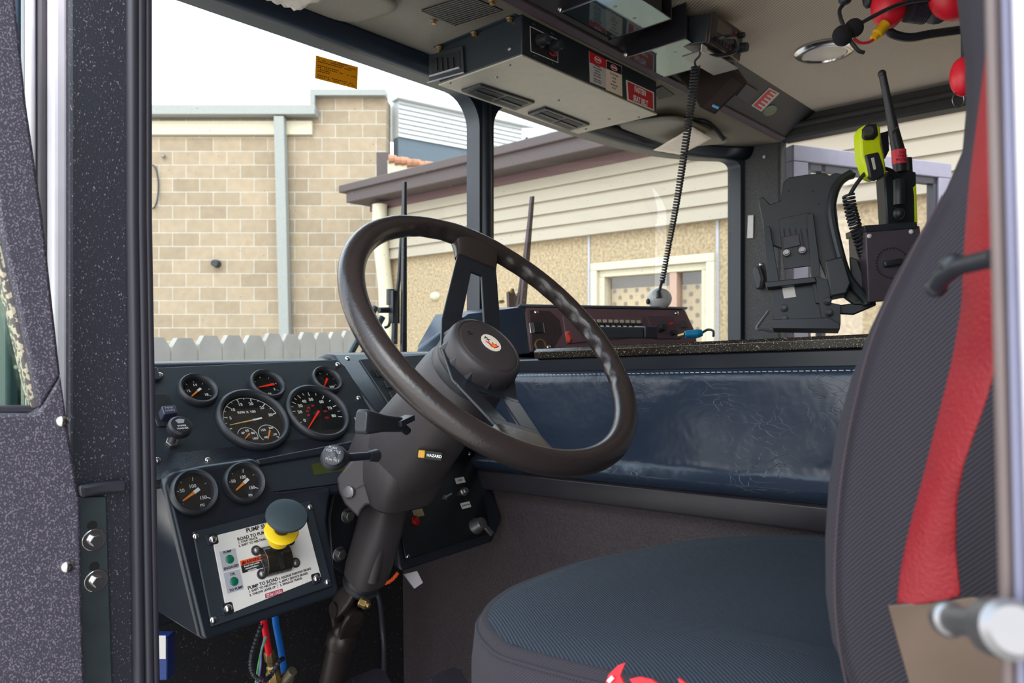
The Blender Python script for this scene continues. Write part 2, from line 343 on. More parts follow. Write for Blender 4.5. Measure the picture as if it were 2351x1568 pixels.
mb = MB(); mb.bb((XB - 0.32, -6, FZ + 0.07), (XB + 0.3, GA + 0.25, GZ - 0.02)); mb.build('gutter_board', M['fascia'], gb, 0.01)
mb = MB(); mb.bb((XB - 0.36, -6, GZ - 0.06), (XB + 0.3, GA + 0.35, GZ + 0.03)); mb.build('roof_edge', M['fascia'], gb, 0.01)
mb = MB(); mb.bb((XB - 0.06, -6, FZ - 0.02), (XB + 0.3, GA + 0.12, FZ + 0.09)); mb.build('soffit', mat('purple_brown_soffit', rgb(92, 66, 66), 0.6), gb)
for yy in (onx(1353, 560, XB).y, onx(1640, 540, XB).y - 0.03):
    MB().bb((XB - 0.01, yy - 0.012, wz0), (XB + 0.01, yy + 0.012, SZ)).build('panel_joint', M['grey'], gb)
MB().bb((XB - 0.02, -6, -CAMZ), (XB + 0.6, GA, -CAMZ + 0.15)).build('plinth', M['grey'], gb)
# its window
fr_ = MB()
t = 0.07
for a, b, c, d in ((wy0, wy1, wz1 - t, wz1), (wy0, wy1, wz0, wz0 + t), (wy0, wy0 + t, wz0 + t, wz1 - t), (wy1 - t, wy1, wz0 + t, wz1 - t)):
    fr_.bb((XB - 0.05, a, c), (XB + 0.12, b, d))
wfm = fr_.build('window_frame', M['cream'], gb, 0.006)
in_ = MB(); t2 = 0.06; a0, a1, c0, c1 = wy0 + t, wy1 - t, wz0 + t, wz1 - t
for a, b, c, d in ((a0, a1, c1 - t2, c1), (a0, a1, c0, c0 + t2), (a0, a0 + t2, c0 + t2, c1 - t2), (a1 - t2, a1, c0 + t2, c1 - t2)):
    in_.bb((XB - 0.01, a, c), (XB + 0.1, b, d))
in_.build('sash', M['cream'], wfm, 0.004)
ym = onx(1545, 650, XB).y
MB().bb((XB + 0.0, ym - 0.035, c0), (XB + 0.09, ym + 0.035, c1)).build('mullion', mat('pink_mullion', rgb(170, 140, 124), 0.6), wfm, 0.004)
def block_reflection_mat():
    m = mat('painted_block_reflection', rgb(190, 170, 120), 0.8, var=False); nt = m.node_tree; b = nt.nodes['Principled BSDF']; tc = [n for n in nt.nodes if n.type == 'TEX_COORD'][0]
    sp = nt.nodes.new('ShaderNodeSeparateXYZ'); nt.links.new(tc.outputs['Object'], sp.inputs[0])
    def osc(out, k):
        a = nt.nodes.new('ShaderNodeMath'); a.operation = 'MULTIPLY'; a.inputs[1].default_value = k; nt.links.new(out, a.inputs[0])
        s = nt.nodes.new('ShaderNodeMath'); s.operation = 'SINE'; nt.links.new(a.outputs[0], s.inputs[0]); return s.outputs[0]
    p = nt.nodes.new('ShaderNodeMath'); p.operation = 'MULTIPLY'; nt.links.new(osc(sp.outputs[1], 52), p.inputs[0]); nt.links.new(osc(sp.outputs[2], 52), p.inputs[1])
    rp = nt.nodes.new('ShaderNodeValToRGB'); e = rp.color_ramp.elements; e[0].position = 0.35; e[0].color = rgb(176, 154, 112); e[1].position = 0.6; e[1].color = rgb(96, 80, 58)
    nt.links.new(p.outputs[0], rp.inputs[0]); nt.links.new(rp.outputs[0], b.inputs['Base Color']); return m
zc = onx(1500, 655, XB).z
MB().bb((XB + 0.13, a0, c0), (XB + 0.14, a1, zc)).build('block_reflection', block_reflection_mat(), gb)  # painted reflection of a breeze-block wall, set behind the pane
MB().bb((XB + 0.15, a0, zc), (XB + 0.16, a1, c1)).build('reflection_dark_top', mat('reflection_dark_top', rgb(60, 58, 56), 0.7, bump=(20, 0.4)), gb)  # darker upper part of the reflection painted behind the pane
MB().bb((XB + 0.05, a0, c0), (XB + 0.055, a1, c1)).build('pane', M['lens'], wfm, smooth=0)
# round lamp on the garage wall
lp = onx(1000, 680, XB)
MB().ball(lp, (0.05, 0.08, 0.05)).build('bulkhead_light', M['cream'], gb)
# eave end with its downpipe, stub chimney, terracotta coping, rooftop unit
gp = MB()
pa = onx(872, 470, XB - 0.15)
gp.tube([pa, pa + V3((0, 0, -0.35)), pa + V3((0.05, -0.05, -1.0)), pa + V3((0.1, -0.1, -3.3))], 0.09, 12)
gp.build('downpipe', M['cream'], gb)
cp = P(1000, 395, 9.6)
ch = MB(); q0 = P(866, 440, 9.8); ch.box(P(882, 400, 9.9), (0.09, 0.09, 0.28), Frame(V3((0, 0, 0)), RT, FW, UP)); ch.build('chimney_stub', M['fascia'], gb, 0.01)
mb = MB(); 
for k in range(14):
    a = P(892 + k * 14, 365 + k * 2.5 + (k % 2) * 2, 9.4); mb.cyl(a, a + RT * 0.1 + FW * 0.02, 0.06, 0.05, 10)
cpg = thing('parapet_wall', P(980, 400, 9.4), 'weathered parapet with terracotta coping between block building and garage roof', 'wall')
mb.build('coping_tiles', M['terra'], cpg)
MB().hexa([P(890, 368, 9.4), P(1080, 400, 9.4), P(1080, 470, 9.4), P(890, 470, 9.4)], [P(890, 368, 9.6), P(1080, 400, 9.6), P(1080, 470, 9.6), P(890, 470, 9.6)]).build('parapet', M['cream'], cpg)
ac = thing('air_conditioner', P(1250, 345, 8.6), 'white rooftop air conditioning unit on the garage roof edge', 'air conditioner')
af = Frame(P(1248, 335, 8.6), RT, UP, FW * -1)
MB().box(af.p(0, 0, 0), (0.26, 0.17, 0.15), af).build('casing', M['clad'], ac, 0.01)
g = MB()
for k in range(9): g.box(af.p(0.06 + k * 0.022, 0, 0.155), (0.005, 0.13, 0.006), af)
g.build('grille', M['grey'], ac)
MB().tube([af.p(-0.2, 0.05, 0.16), af.p(-0.24, -0.02, 0.2), af.p(-0.2, -0.15, 0.18)], 0.015, 8).build('hose', M['black'], ac)
MB().bb((XB + 0.3, -6, GZ - 0.1), (XB + 4.0, GA, GZ - 0.02)).build('roof_deck', M['fascia'], gb)
# paling fence
fe = thing('paling_fence', P(600, 900, 3.3), 'weathered pine paling fence with clipped tops below the block building', 'fence')
A_ = P(415, 786, 2.77); B_ = P(760, 750, 3.93); e_ = (B_ - A_); A_ = A_ - e_ * 0.45; B_ = B_ + e_ * 0.28; A_.z = 0; B_.z = 0; Ld = (B_ - A_); Ln = Ld.length; Ld.normalize(); Nf = V3((Ld.y, -Ld.x, 0))
n = int(Ln / 0.153)
for k in range(n):
    c = A_ + Ld * (k + 0.5) * 0.153; zt = 0.004 + 0.062 * (k / n) + random.uniform(-0.006, 0.006); w = 0.07; ff = Frame(c, Ld, UP)
    pts = [(-w, -CAMZ), (w, -CAMZ), (w, zt - 0.035), (w - 0.03, zt), (-w + 0.03, zt), (-w, zt - 0.035)]
    MB().prism([ff.p(a, b, 0) for a, b in pts], ff.N * 0.02).build('paling', M['fence'], fe, smooth=0)
for h in (-0.35, -1.4):
    MB().box(A_ + Ld * Ln / 2 + V3((0, 0, h)) + Nf * -0.05, (Ln / 2, 0.03, 0.045), Frame((0, 0, 0), Ld, Nf, UP)).build('rail', M['fence'], fe)
# ---------------------------------------------------------------- cab shell
XL, XR = 0.30, 2.56
ZH, ZC1, ZC2 = 0.67, 0.714, 0.79
path = [(0.30, 1.30), (0.34, 1.38), (0.42, 1.435), (0.52, 1.448), (0.7, 1.45), (1.2, 1.45), (1.43, 1.45), (1.66, 1.45), (1.90, 1.45), (2.07, 1.437), (2.292, 1.40), (2.457, 1.313), (2.56, 1.22)]
def wy(x):
    for (a, b), (c, d) in zip(path, path[1:]):
        if x <= c: t = (x - a) / (c - a); t = max(0, min(1, t)); return b + (d - b) * t
    return path[-1][1]
# front ceiling (grained), bulkhead slope, ribbed headliner
xs = [0.30 + (XR - 0.30) * k / 30 for k in range(31)]
struct(MB().grid([[V3((x, wy(x) - 0.06, ZC1)) for x in xs], [V3((x, 1.035, ZC1)) for x in xs]]).build('ceiling', M['ceil'], solid=0.004))
M['slope'] = mat('slate_bulkhead_panel', rgb(50, 47, 50), 0.5)
struct(MB().hexa([V3((0.28, 1.035, ZC1)), V3((XR, 1.035, ZC1)), V3((XR, 0.914, ZC2)), V3((0.28, 0.914, ZC2))], [V3((0.28, 1.035, ZC1 + 0.02)), V3((XR, 1.035, ZC1 + 0.02)), V3((XR, 0.914, ZC2 + 0.02)), V3((0.28, 0.914, ZC2 + 0.02))]).build('trim_1', M['slope']))
struct(MB().bb((0.26, -1.3, ZC2), (XR, 0.914, ZC2 + 0.01)).build('ceiling.001', M['headliner']))
# roof skin
struct(MB().bb((0.22, -1.35, ZC2 + 0.05), (XR + 0.08, 1.45, ZC2 + 0.07)).build('roof', M['whitepaint'], bevel=0.01))
# windscreen frame with two rounded openings
def rr_open(x0, x1, z0, z1, rl, rr, n=8):
    out = []
    for cx, cz, a, r in ((x1 - rr, z1 - rr, 0, rr), (x0 + rl, z1 - rl, 90, rl), (x0 + rl, z0 + rl, 180, rl), (x1 - rr, z0 + rr, 270, rr)):
        for k in range(n + 1): t = math.radians(a + 90 * k / n); out.append((cx + r * math.cos(t), cz + r * math.sin(t)))
    # add points along the long sides so the outline follows the curve
    res = []
    for (a, b), (c, d) in zip(out, out[1:] + out[:1]):
        m = max(1, int(abs(c - a) / 0.06)); res += [(a + (c - a) * k / m, b + (d - b) * k / m) for k in range(m)]
    return res
def win_panel(X0, X1, Z0, Z1, op, n0=0.0, th=0.05):
    mb = MB(); cx = sum(p[0] for p in op) / len(op); cz = sum(p[1] for p in op) / len(op); inner = []; outer = []
    for x, z in op:
        dx, dz = x - cx, z - cz
        t = min((X1 - cx) / dx if dx > 1e-6 else ((X0 - cx) / dx if dx < -1e-6 else 9e9), (Z1 - cz) / dz if dz > 1e-6 else ((Z0 - cz) / dz if dz < -1e-6 else 9e9))
        ox, oz = cx + dx * t, cz + dz * t; inner.append((x, z)); outer.append((ox, oz))
    m = lambda a, y: V3((a[0], wy(a[0]) + y, a[1]))
    rings = [[m(p, -th) for p in outer], [m(p, -th) for p in inner], [m(p, 0) for p in inner], [m(p, 0) for p in outer]]
    return mb.loft(rings, cap=False, closed=True)
M['frame'] = mat('windscreen_surround', rgb(24, 34, 46), 0.38)
opL = rr_open(0.36, 1.402, -0.12, ZH, 0.05, 0.085); opR = rr_open(1.458, 2.545, -0.12, ZH, 0.075, 0.03)
struct(win_panel(0.31, 1.43, -0.3, 0.80, opL).build('window_1', M['frame']))
struct(win_panel(1.43, 2.555, -0.3, 0.80, opR).build('window_2', M['frame']))
struct(MB().tube([V3((1.43, 1.41, 0.66)), V3((1.43, 1.40, -0.1))], 0.02, 12).build('trim_2', M['frame']))
for nm, a, b in (('window_3', 0.33, 1.43), ('window_4', 1.43, 2.55)):
    xx = [a + (b - a) * k / 16 for k in range(17)]
    struct(MB().grid([[V3((x, wy(x) - 0.012, z)) for x in xx] for z in (-0.25, 0.75)]).build(nm, M['glass'], smooth=60))
# rolled header cove between windscreen and ceiling
rows = []
for k in range(7):
    t = k / 6 * math.pi / 2
    rows.append([V3((x, wy(x) - 0.05 - 0.03 * math.sin(t) - 0.0, ZH + 0.002 + (ZC1 - ZH) * (1 - math.cos(t)))) for x in xs])
struct(MB().grid(rows).build('trim_3', M['frame'], smooth=80, solid=0.006))
# truck nose below the windscreen
struct(MB().bb((0.30, 1.47, -1.3), (2.56, 1.66, -0.20)).build('front_cowl', M['whitepaint'], bevel=0.03))
# right wall: pillar, header, sill with the passenger doorway left open
M['pillar_grey'] = flecks('grey_speckled_trim', rgb(62, 62, 62), rgb(92, 90, 88), 300, 0.6, 0.7)
struct(MB().bb((XR, 1.04, -0.9), (XR + 0.06, 1.24, 0.80)).build('wall_right', M['pillar_grey'], bevel=0.01))
M['header'] = mat('header_trim', rgb(54, 52, 50), 0.6)
struct(MB().bb((XR - 0.01, -1.3, 0.715), (XR + 0.06, 1.04, 0.82)).bb((XR - 0.03, -1.3, 0.745), (XR, 1.03, 0.765)).build('trim_4', M['header'], bevel=0.008))
struct(MB().bb((XR, -1.3, -0.9), (XR + 0.06, 0.0, 0.72)).build('wall_right.001', M['pillar_grey']))
M['cabback'] = mat('cab_back_vinyl', rgb(80, 78, 80), 0.7)
struct(MB().bb((0.24, -1.36, -0.95), (XR + 0.06, -1.3, 0.82)).build('wall_back', M['cabback']))
struct(MB().bb((0.22, -1.3, -0.95), (0.28, -0.25, 0.82)).build('wall_left', M['cabback']))
struct(MB().bb((0.22, -0.25, 0.72), (0.30, 0.9, 0.80)).build('trim_5', M['frame']))
struct(MB().bb((0.24, -1.3, -0.95), (XR + 0.06, 1.45, -0.9)).build('floor', M['speck_dark']))
struct(MB().bb((0.30, 1.38, -0.92), (XR, 1.42, -0.13)).build('wall_front', M['speck_dark']))
# A-pillar jamb: speckled face, white body edge, rubber strips
jy = 0.83
def jx(px, py=784): return ony(px, py, jy).x
def jbox(px0, px1, y0, y1, z0=-0.92, z1=0.80): return MB().bb((jx(px0), y0, z0), (jx(px1), y1, z1))
struct(MB().hexa([V3((jx(160), jy, -0.92)), V3((jx(340), jy, -0.92)), V3((jx(333), jy, 0.8)), V3((jx(160), jy, 0.8))], [V3((jx(160), jy + 0.06, -0.92)), V3((jx(330), jy + 0.06, -0.92)), V3((jx(330), jy + 0.06, 0.8)), V3((jx(160), jy + 0.06, 0.8))]).build('wall_left.001', M['speck_pillar'], bevel=0.003))
struct(jbox(130, 164, jy + 0.01, jy + 0.05).build('trim_6', M['whitepaint'], bevel=0.004))
struct(jbox(110, 131, jy + 0.03, jy + 0.08).build('trim_7', mat('brown_seal', rgb(66, 60, 66), 0.5), bevel=0.003))
struct(jbox(88, 108, jy + 0.035, jy + 0.05).build('trim_8', M['whitepaint'], bevel=0.003))
struct(jbox(52, 90, jy + 0.06, jy + 0.10).build('trim_9', mat('slate_seal', rgb(50, 66, 82), 0.5), bevel=0.004))
# weatherstrip: fat bulb, groove and thin lip running the height of the doorway
ws_ = thing('door_weatherstrip', (jx(320), jy, -0.92), 'black rubber door seal running up the front edge of the doorway', 'weatherstrip')
def strip(px_t, px_b, r, y, name):
    pts = []
    for k in range(25):
        py = -60 + k * 1700 / 24; p = ony(px_t + (px_b - px_t) * max(0, py - 500) / 1068, py, y); pts.append(p)
    pts.insert(0, V3((pts[0].x, pts[0].y, 0.785)))
    return MB().tube(pts, r, 12).build(name, M['rubber'], ws_)
strip(303, 318, 0.0062, jy - 0.004, 'bulb'); strip(322, 341, 0.0058, jy - 0.001, 'bulb'); strip(338, 356, 0.0048, jy + 0.002, 'lip')
q = [ony(a, b, jy - 0.009) for a, b in ((309, 925), (313, 925), (320, 1120), (316, 1120))]
MB().prism(q, V3((0, 0.004, 0))).build('slit', M['dark'], ws_)
# check strap and striker plate on the jamb
cs = thing('door_check_strap', ony(235, 1120, jy), 'black rubber check strap crossing the door jamb', 'strap')
MB().prism([ony(a, b, jy - 0.012) for a, b in ((184, 1116), (230, 1108), (292, 1103), (292, 1132), (230, 1135), (188, 1144))], V3((0, 0.01, 0))).build('strap', M['rubber'], cs, 0.003)
sp_ = thing('hinge_plate', ony(215, 1300, jy), 'slotted dark steel hinge plate with two bolts on the door jamb', 'hinge')
MB().prism([ony(a, b, jy - 0.006) for a, b in ((176, 1142), (244, 1140), (262, 1700), (190, 1700))], V3((0, 0.006, 0))).build('plate', mat('aged_steel', rgb(58, 66, 70), 0.55, metal=0.4, var=(40, 0.4)), sp_, 0.001)
def hexbolt(mb, c, N, r, h, w=None):
    N = N.normalized(); u, w_ = perp(N)
    if w: mb.cyl(c, c + N * h * 0.25, w, w, 20)
    mb.prism([c + N * (h * 0.2) + (u * math.cos(t) + w_ * math.sin(t)) * r for t in [math.pi / 3 * k for k in range(6)]], N * h); return mb
for px, py in ((216, 1239), (221, 1333)):
    c = ony(px, py, jy - 0.006); hexbolt(MB(), c, V3((0, -1, 0)), 0.0062, 0.006, 0.0115).build('bolt', M['chrome'], sp_, 0.0008)
    c = ony(px - 4, py - 32, jy - 0.0065); MB().cyl(c, c + V3((0, 0.003, 0)), 0.005, n=12).build('slot', M['dark'], sp_)
# the open driver's door, square to the jamb
dy = 0.775
dd = thing('driver_door', ony(60, 1000, dy), 'open driver door with speckled purple-grey inner panel and slanted window, at the left edge', 'door')
D_ = lambda a, b, y=dy: ony(a, b, y)
outer = [(-400, -80), (28, -80), (62, 240), (100, 500), (140, 860), (160, 1000), (186, 1160), (190, 1400), (200, 1700), (-400, 1700)]
inner = [(-330, -60), (-80, -60), (0, 520), (48, 730), (90, 930), (88, 945), (0, 952), (-330, 952)]
mb = MB()
# panel below the window, and the slanted post beside it
mb.prism([D_(a, b) for a, b in ((-400, 950), (80, 950), (92, 940), (140, 860), (160, 1000), (186, 1160), (190, 1400), (200, 1700), (-400, 1700))], V3((0, 0.035, 0)))
mb.prism([D_(a, b) for a, b in ((-62, -80), (28, -80), (62, 240), (100, 500), (140, 860), (92, 940), (48, 730), (0, 520))], V3((0, 0.035, 0)))
mb.build('inner_panel', M['speck_door'], dd, 0.003)
MB().prism([D_(a, b, dy + 0.012) for a, b in ((-90, -80), (-60, -80), (2, 520), (50, 730), (92, 935), (76, 940), (28, 740), (-26, 520))], V3((0, 0.02, 0))).build('window_channel', flecks('window_channel_coating', rgb(84, 78, 78), rgb(170, 160, 140), 190, 0.5), dd, 0.002)
MB().prism([D_(a, b, dy + 0.014) for a, b in ((-400, 938), (90, 932), (88, 952), (-400, 956))], V3((0, 0.02, 0))).build('window_sill', M['rubber'], dd, 0.003)
MB().prism([D_(a, b, dy + 0.028) for a, b in ((-400, -80), (-60, -80), (50, 730), (88, 940), (-400, 950))], V3((0, 0.003, 0))).build('pane', glass('door_glass', (0.72, 0.82, 0.72, 1), 0.08, 0.4), dd, smooth=0)
def dome(mb, c, N, r, h=0.5):
    return mb.lathe(c, N, [(r, 0), (r, r * 0.12), (r * 0.86, r * h * 0.6), (r * 0.55, r * h * 0.92), (r * 0.12, r * h)], 16)
for px, py in ((142, 967), (153, 1301), (-150, 1000)):
    dome(MB(), D_(px, py), V3((0, -1, 0)), 0.0062, 0.8).build('screw', M['chrome'], dd)
# B-pillar / door frame close to the lens on the right: metal channel, grey seal, white outer body
def vstrip(px0, px1, pxb0, pxb1, x, th, name, m, bev=0.003):
    a, b = onx(px0, -60, x), onx(px1, -60, x); c, d = onx(pxb1, 1640, x), onx(pxb0, 1640, x)
    up = lambda p: V3((p.x, p.y, 0.79)); dn = lambda p: V3((p.x, p.y, -0.92))
    return struct(MB().prism([a, up(a), up(b), b, c, dn(c), dn(d), d], V3((th, 0, 0))).build(name, m, bevel=bev))
vstrip(2256, 2300, 2296, 2348, 0.262, 0.01, 'trim_10', mat('bronze_door_channel', rgb(112, 98, 96), 0.4, metal=0.3))
vstrip(2296, 2322, 2334, 2366, 0.258, 0.03, 'trim_11', mat('lilac_seal', rgb(120, 118, 140), 0.5))
vstrip(2318, 2700, 2362, 2700, 0.252, 0.05, 'wall_left.002', M['whitepaint'])
# open passenger door beyond the far doorway
H = V3((2.63, 1.04, 0)); dv = V3((0.895, -0.446, 0)).normalized(); pf = Frame(H, dv, UP)
pd = thing('passenger_door', H + V3((0, 0, -0.9)), 'open grey passenger door with empty window frame seen through the far doorway', 'door')
mb = MB(); zt, w = 0.712, 0.80
for u0, u1, v0, v1 in ((0, w, zt - 0.06, zt), (0, 0.07, -0.1, zt - 0.06), (w - 0.07, w, -0.1, zt - 0.06), (0, w, -0.95, -0.1)):
    mb.prism([pf.p(u0, v0, -0.025), pf.p(u1, v0, -0.025), pf.p(u1, v1, -0.025), pf.p(u0, v1, -0.025)], pf.N * 0.05)
mb.build('frame', M['greypaint'], pd, 0.004)
mb = MB()
for u0, u1, v0, v1 in ((0.07, w - 0.07, zt - 0.085, zt - 0.06), (0.07, 0.09, -0.1, zt - 0.06), (w - 0.09, w - 0.07, -0.1, zt - 0.06), (0.14, 0.16, -0.1, zt - 0.06)):
    mb.prism([pf.p(u0, v0, -0.015), pf.p(u1, v0, -0.015), pf.p(u1, v1, -0.015), pf.p(u0, v1, -0.015)], pf.N * 0.03)
mb.build('window_seal', M['rubber'], pd)
MB().prism([pf.p(0.07, -0.1, -0.002), pf.p(w - 0.07, -0.1, -0.002), pf.p(w - 0.07, zt - 0.06, -0.002), pf.p(0.07, zt - 0.06, -0.002)], pf.N * 0.004).build('pane', M['lens'], pd, smooth=0)
# ---------------------------------------------------------------- dashboard
def screw(name, fr, u, v, parent, r=0.0045, m=None, n=0.0, cross=True):
    mb = dome(MB(), fr.p(u, v, n), fr.N, r, 0.75)
    s = mb.build(name, m or M['chrome'], parent)
    return s
def plane_from(px, fr, parent, name='screw', r=0.0045, n=0.0, m=None):
    for a, b in px:
        u, v = fr.uv(a, b, n); screw(name, fr, u, v, parent, r, m, n)
GV = V3((0, 0.669, 0.743)); GN = V3((0, -0.743, 0.669))
GP = Frame(V3((0.58, 1.086, -0.123)) - GN * 0.006, X, GV)
assert GP.N.dot(GN) > 0
dash = thing('dashboard', (0.7, 1.3, -0.5), 'blue-black moulded dashboard with sloped round-gauge panel in front of the steering wheel', 'dashboard')
prof = [(1.37, -0.10), (1.24, -0.040), (1.215, -0.032), (1.195, -0.034), (1.186, -0.046), (1.035, -0.182), (1.022, -0.188), (1.016, -0.20), (1.14, -0.215), (1.18, -0.30), (1.18, -0.45), (1.37, -0.45)]
rings = [[V3((x, y, z)) for y, z in prof] for x in (0.335, 0.80)]
MB().loft(rings).build('body', M['dash'], dash, 0.006, 3)
# raised right-hand section with the shift keypad, running behind the column to the engine cover
prof2 = [(1.37, -0.09), (1.24, -0.030), (1.213, -0.022), (1.193, -0.026), (1.03, -0.172), (1.016, -0.186), (1.17, -0.205), (1.24, -0.45), (1.37, -0.45)]
def slant(y, z): return -0.0 + (1.2 - y) * 0.0
MB().loft([[V3((0.795 + (1.2 - y) * 0.12, y, z)) for y, z in prof2], [V3((1.075, y, z)) for y, z in prof2]]).build('centre_section', M['dash'], dash, 0.006, 3)
# gauge panel insert
out = [GP.uv(a, b) for a, b in ((300, 848), (772, 826), (792, 842), (868, 962), (880, 996), (845, 1006), (478, 1060), (455, 1052), (380, 1062), (300, 1070))]
MB().prism([GP.p(u, v, -0.002) for u, v in out], GP.N * 0.003).build('gauge_panel', M['panel'], dash, 0.001)
plane_from([(367, 862), (775, 838), (823, 915), (361, 1057), (477, 1057), (798, 824)], GP, dash, n=0.001, r=0.0052)
# left bracket, switch and knob
u, v = GP.uv(352, 865); MB().box(GP.p(u - 0.006, v, 0.004), (0.012, 0.012, 0.005), GP).build('bracket', M['black'], dash, 0.001)
def gauge(name, fr, px, py, R, parent, marks, needles, label, rf=0.75, ms=1.06):
    u, v = fr.uv(px, py, 0.006)
    Rb = R
    b = MB().lathe(fr.p(u, v), fr.N, [(R * 0.93, -0.002), (R * 0.99, 0.002), (R, 0.007), (R * 0.97, 0.0115), (R * (0.5 + 0.475 * 0.86), 0.0135), (R * (rf * 0.6 + 0.36), 0.0122), (R * rf, 0.0085), (R * rf, 0.001)], 48, cap=False).build(name, M['black'], parent, smooth=50, label=label)
    MB().cyl(fr.p(u, v, 0.0012), fr.p(u, v, 0.0022), R * rf, n=40).build('dial_face', M['dial'], b)
    n0 = 0.0026; mb = MB(); mr = MB(); R = R * ms
    for it in marks:
        k = it[0]
        if k == 't':                                 # tick: angle (deg, clockwise from top), r0, r1, half width
            a = math.radians(it[1]); d = (math.sin(a), math.cos(a)); q = (d[1], -d[0]); w = it[4] * R
            tgt = mr if len(it) > 5 else mb
            tgt.prism([fr.p(u + it[5 + 0] * 0 + d[0] * rr * R + q[0] * ww if False else u + d[0] * rr * R + q[0] * ww, v + d[1] * rr * R + q[1] * ww, n0) for rr, ww in ((it[2], -w), (it[3], -w), (it[3], w), (it[2], w))], fr.N * 0.0002)
        elif k == 'a':                               # arc: cx, cy, r, a0, a1
            _, cx, cy, r, a0, a1 = it; K = 24
            for j in range(K):
                A = [math.radians(a0 + (a1 - a0) * (j + e) / K) for e in (0, 1)]
                mb.prism([fr.p(u + (cx + math.sin(x) * q) * R, v + (cy + math.cos(x) * q) * R, n0) for x, q in ((A[0], r - 0.006), (A[1], r - 0.006), (A[1], r + 0.006), (A[0], r + 0.006))], fr.N * 0.0002)
        elif k == 's':                               # text: body, x, y, size
            t = text(it[1], fr, u + it[2] * R, v + it[3] * R, it[4] * R, M['white'], '', None, n=n0, off=0.02)
            (mr if len(it) > 5 else mb).add(t.v, t.f)
    mb.build('markings', M['white'], b, smooth=0)
    if mr.v: mr.build('red_markings', M['red'], b, smooth=0)
    for cx, cy, a, L, T, w, m in needles:            # pivot, angle, length, tail, width
        a = math.radians(a); d = (math.sin(a), math.cos(a)); q = (d[1], -d[0])
        mk = lambda l, ww: fr.p(u + (cx + d[0] * l + q[0] * ww) * R, v + (cy + d[1] * l + q[1] * ww) * R, 0.0042)
        nd = MB().prism([mk(-T, -w), mk(L, -w * 0.4), mk(L, w * 0.4), mk(-T, w)], fr.N * 0.0008).build('needle', m, b)
        MB().cyl(fr.p(u + cx * R, v + cy * R, 0.002), fr.p(u + cx * R, v + cy * R, 0.0040), R * max(0.10, w * 1.9), n=16).build('needle_hub', M['black'], nd)
        if m is not M['redneedle'] and T > 0.1:
            MB().prism([mk(-T, -w * 1.05), mk(0, -w * 1.0), mk(0, w * 1.0), mk(-T, w * 1.05)], fr.N * 0.0012).build('needle_tail', M['white'], nd)
    R = Rb
    MB().cyl(fr.p(u, v, 0.0072), fr.p(u, v, 0.0078), R * rf, n=40).build('glass', M['lens'], b, smooth=0)
    return b
def sweep(a0, a1, vals, r, size, tk=(0.62, 0.74), mid=True, rr=0.5):
    out = []
    n = len(vals)
    for i, s in enumerate(vals):
        a = a0 + (a1 - a0) * i / (n - 1)
        out.append(('t', a, tk[0], tk[1], 0.010))
        if s: A = math.radians(a); out.append(('s', s, r * math.sin(A), r * math.cos(A) - 0.01, size))
        if mid and i < n - 1: out.append(('t', a + (a1 - a0) / (n - 1) / 2, tk[0] + 0.05, tk[1], 0.008))
    return out
# directions are read off the faces: needle ends at lower left
gauge('voltmeter', GP, 455, 896, 0.031, dash, sweep(-118, 118, ['', '12', '', '14', '', '', '18'], 0.42, 0.2, (0.56, 0.66), False), [(0, 0, -128, 0.5, 0.22, 0.055, M['orange'])], 'small round voltmeter numbered 12 to 18, far left of the gauge panel')
gauge('pressure_gauge', GP, 613.5, 884, 0.031, dash, sweep(-100, 118, ['', '', '', '', '', '2'], 0.42, 0.2, (0.56, 0.66), False) + [('s', '50', 0, -0.5, 0.18)] + [('t', -105 + 9 * k, 0.6, 0.65, 0.012, 1) for k in range(4)], [(0, 0, -100, 0.5, 0.45, 0.07, M['redneedle'])], 'small round gauge with red needle, top middle of the panel')
gauge('temperature_gauge', GP, 750, 873, 0.0295, dash, sweep(-100, 118, ['', '', '', '', '', ''], 0.42, 0.2, (0.56, 0.66), False) + [('s', '300°', 0.25, -0.42, 0.2)], [(0, 0, -142, 0.5, 0.22, 0.07, M['redneedle'])], 'small round temperature gauge with red needle, top right of the panel')
tm = [('a', 0, 0, 0.70, -106, 76)] + [('t', -106 + (182) * k / 6, 0.60, 0.70, 0.012) for k in range(7)] + [('t', -106 + 182 * (k + 0.5) / 6, 0.65, 0.70, 0.008) for k in range(6)]
for k, s in enumerate(['', '5', '10', '15', '20', '25', '30']):
    a = math.radians(-106 + 182 * k / 6); tm.append(('s', s, 0.53 * math.sin(a), 0.53 * math.cos(a), 0.115))
tm += [('s', 'RPM X 100', -0.06, 0.27, 0.1), ('a', -0.27, -0.42, 0.24, -70, 120), ('a', 0.27, -0.42, 0.26, -130, 110), ('s', '40', -0.36, -0.33, 0.09), ('s', '60', -0.24, -0.27, 0.09), ('s', '80', -0.12, -0.36, 0.09), ('s', '100', -0.13, -0.52, 0.09), ('s', '150', 0.16, -0.3, 0.09), ('s', '200', 0.38, -0.26, 0.08), ('s', '250', 0.4, -0.46, 0.09), ('s', '100', 0.16, -0.52, 0.08), ('s', '°F', 0.46, -0.56, 0.08)]
gauge('tachometer', GP, 582, 963, 0.06, dash, tm, [(0, 0, -98, 0.62, 0.24, 0.02, mat('pale_needle', rgb(222, 184, 108), 0.4, var=False)), (-0.27, -0.42, -130, 0.16, 0.06, 0.02, M['orange']), (0.27, -0.42, -150, 0.2, 0.09, 0.02, M['orange'])], 'large round tachometer marked RPM X 100 with two small inset dials', rf=0.83, ms=1.1)
sm = []
for k, s in enumerate(['0', '', '20', '30', '40', '50', '60', '70', '80']):
    pass
vals = [(-112, '0'), (-78, '20'), (-52, '30'), (-26, '40'), (2, '50'), (38, '60'), (72, '70'), (104, '80')]
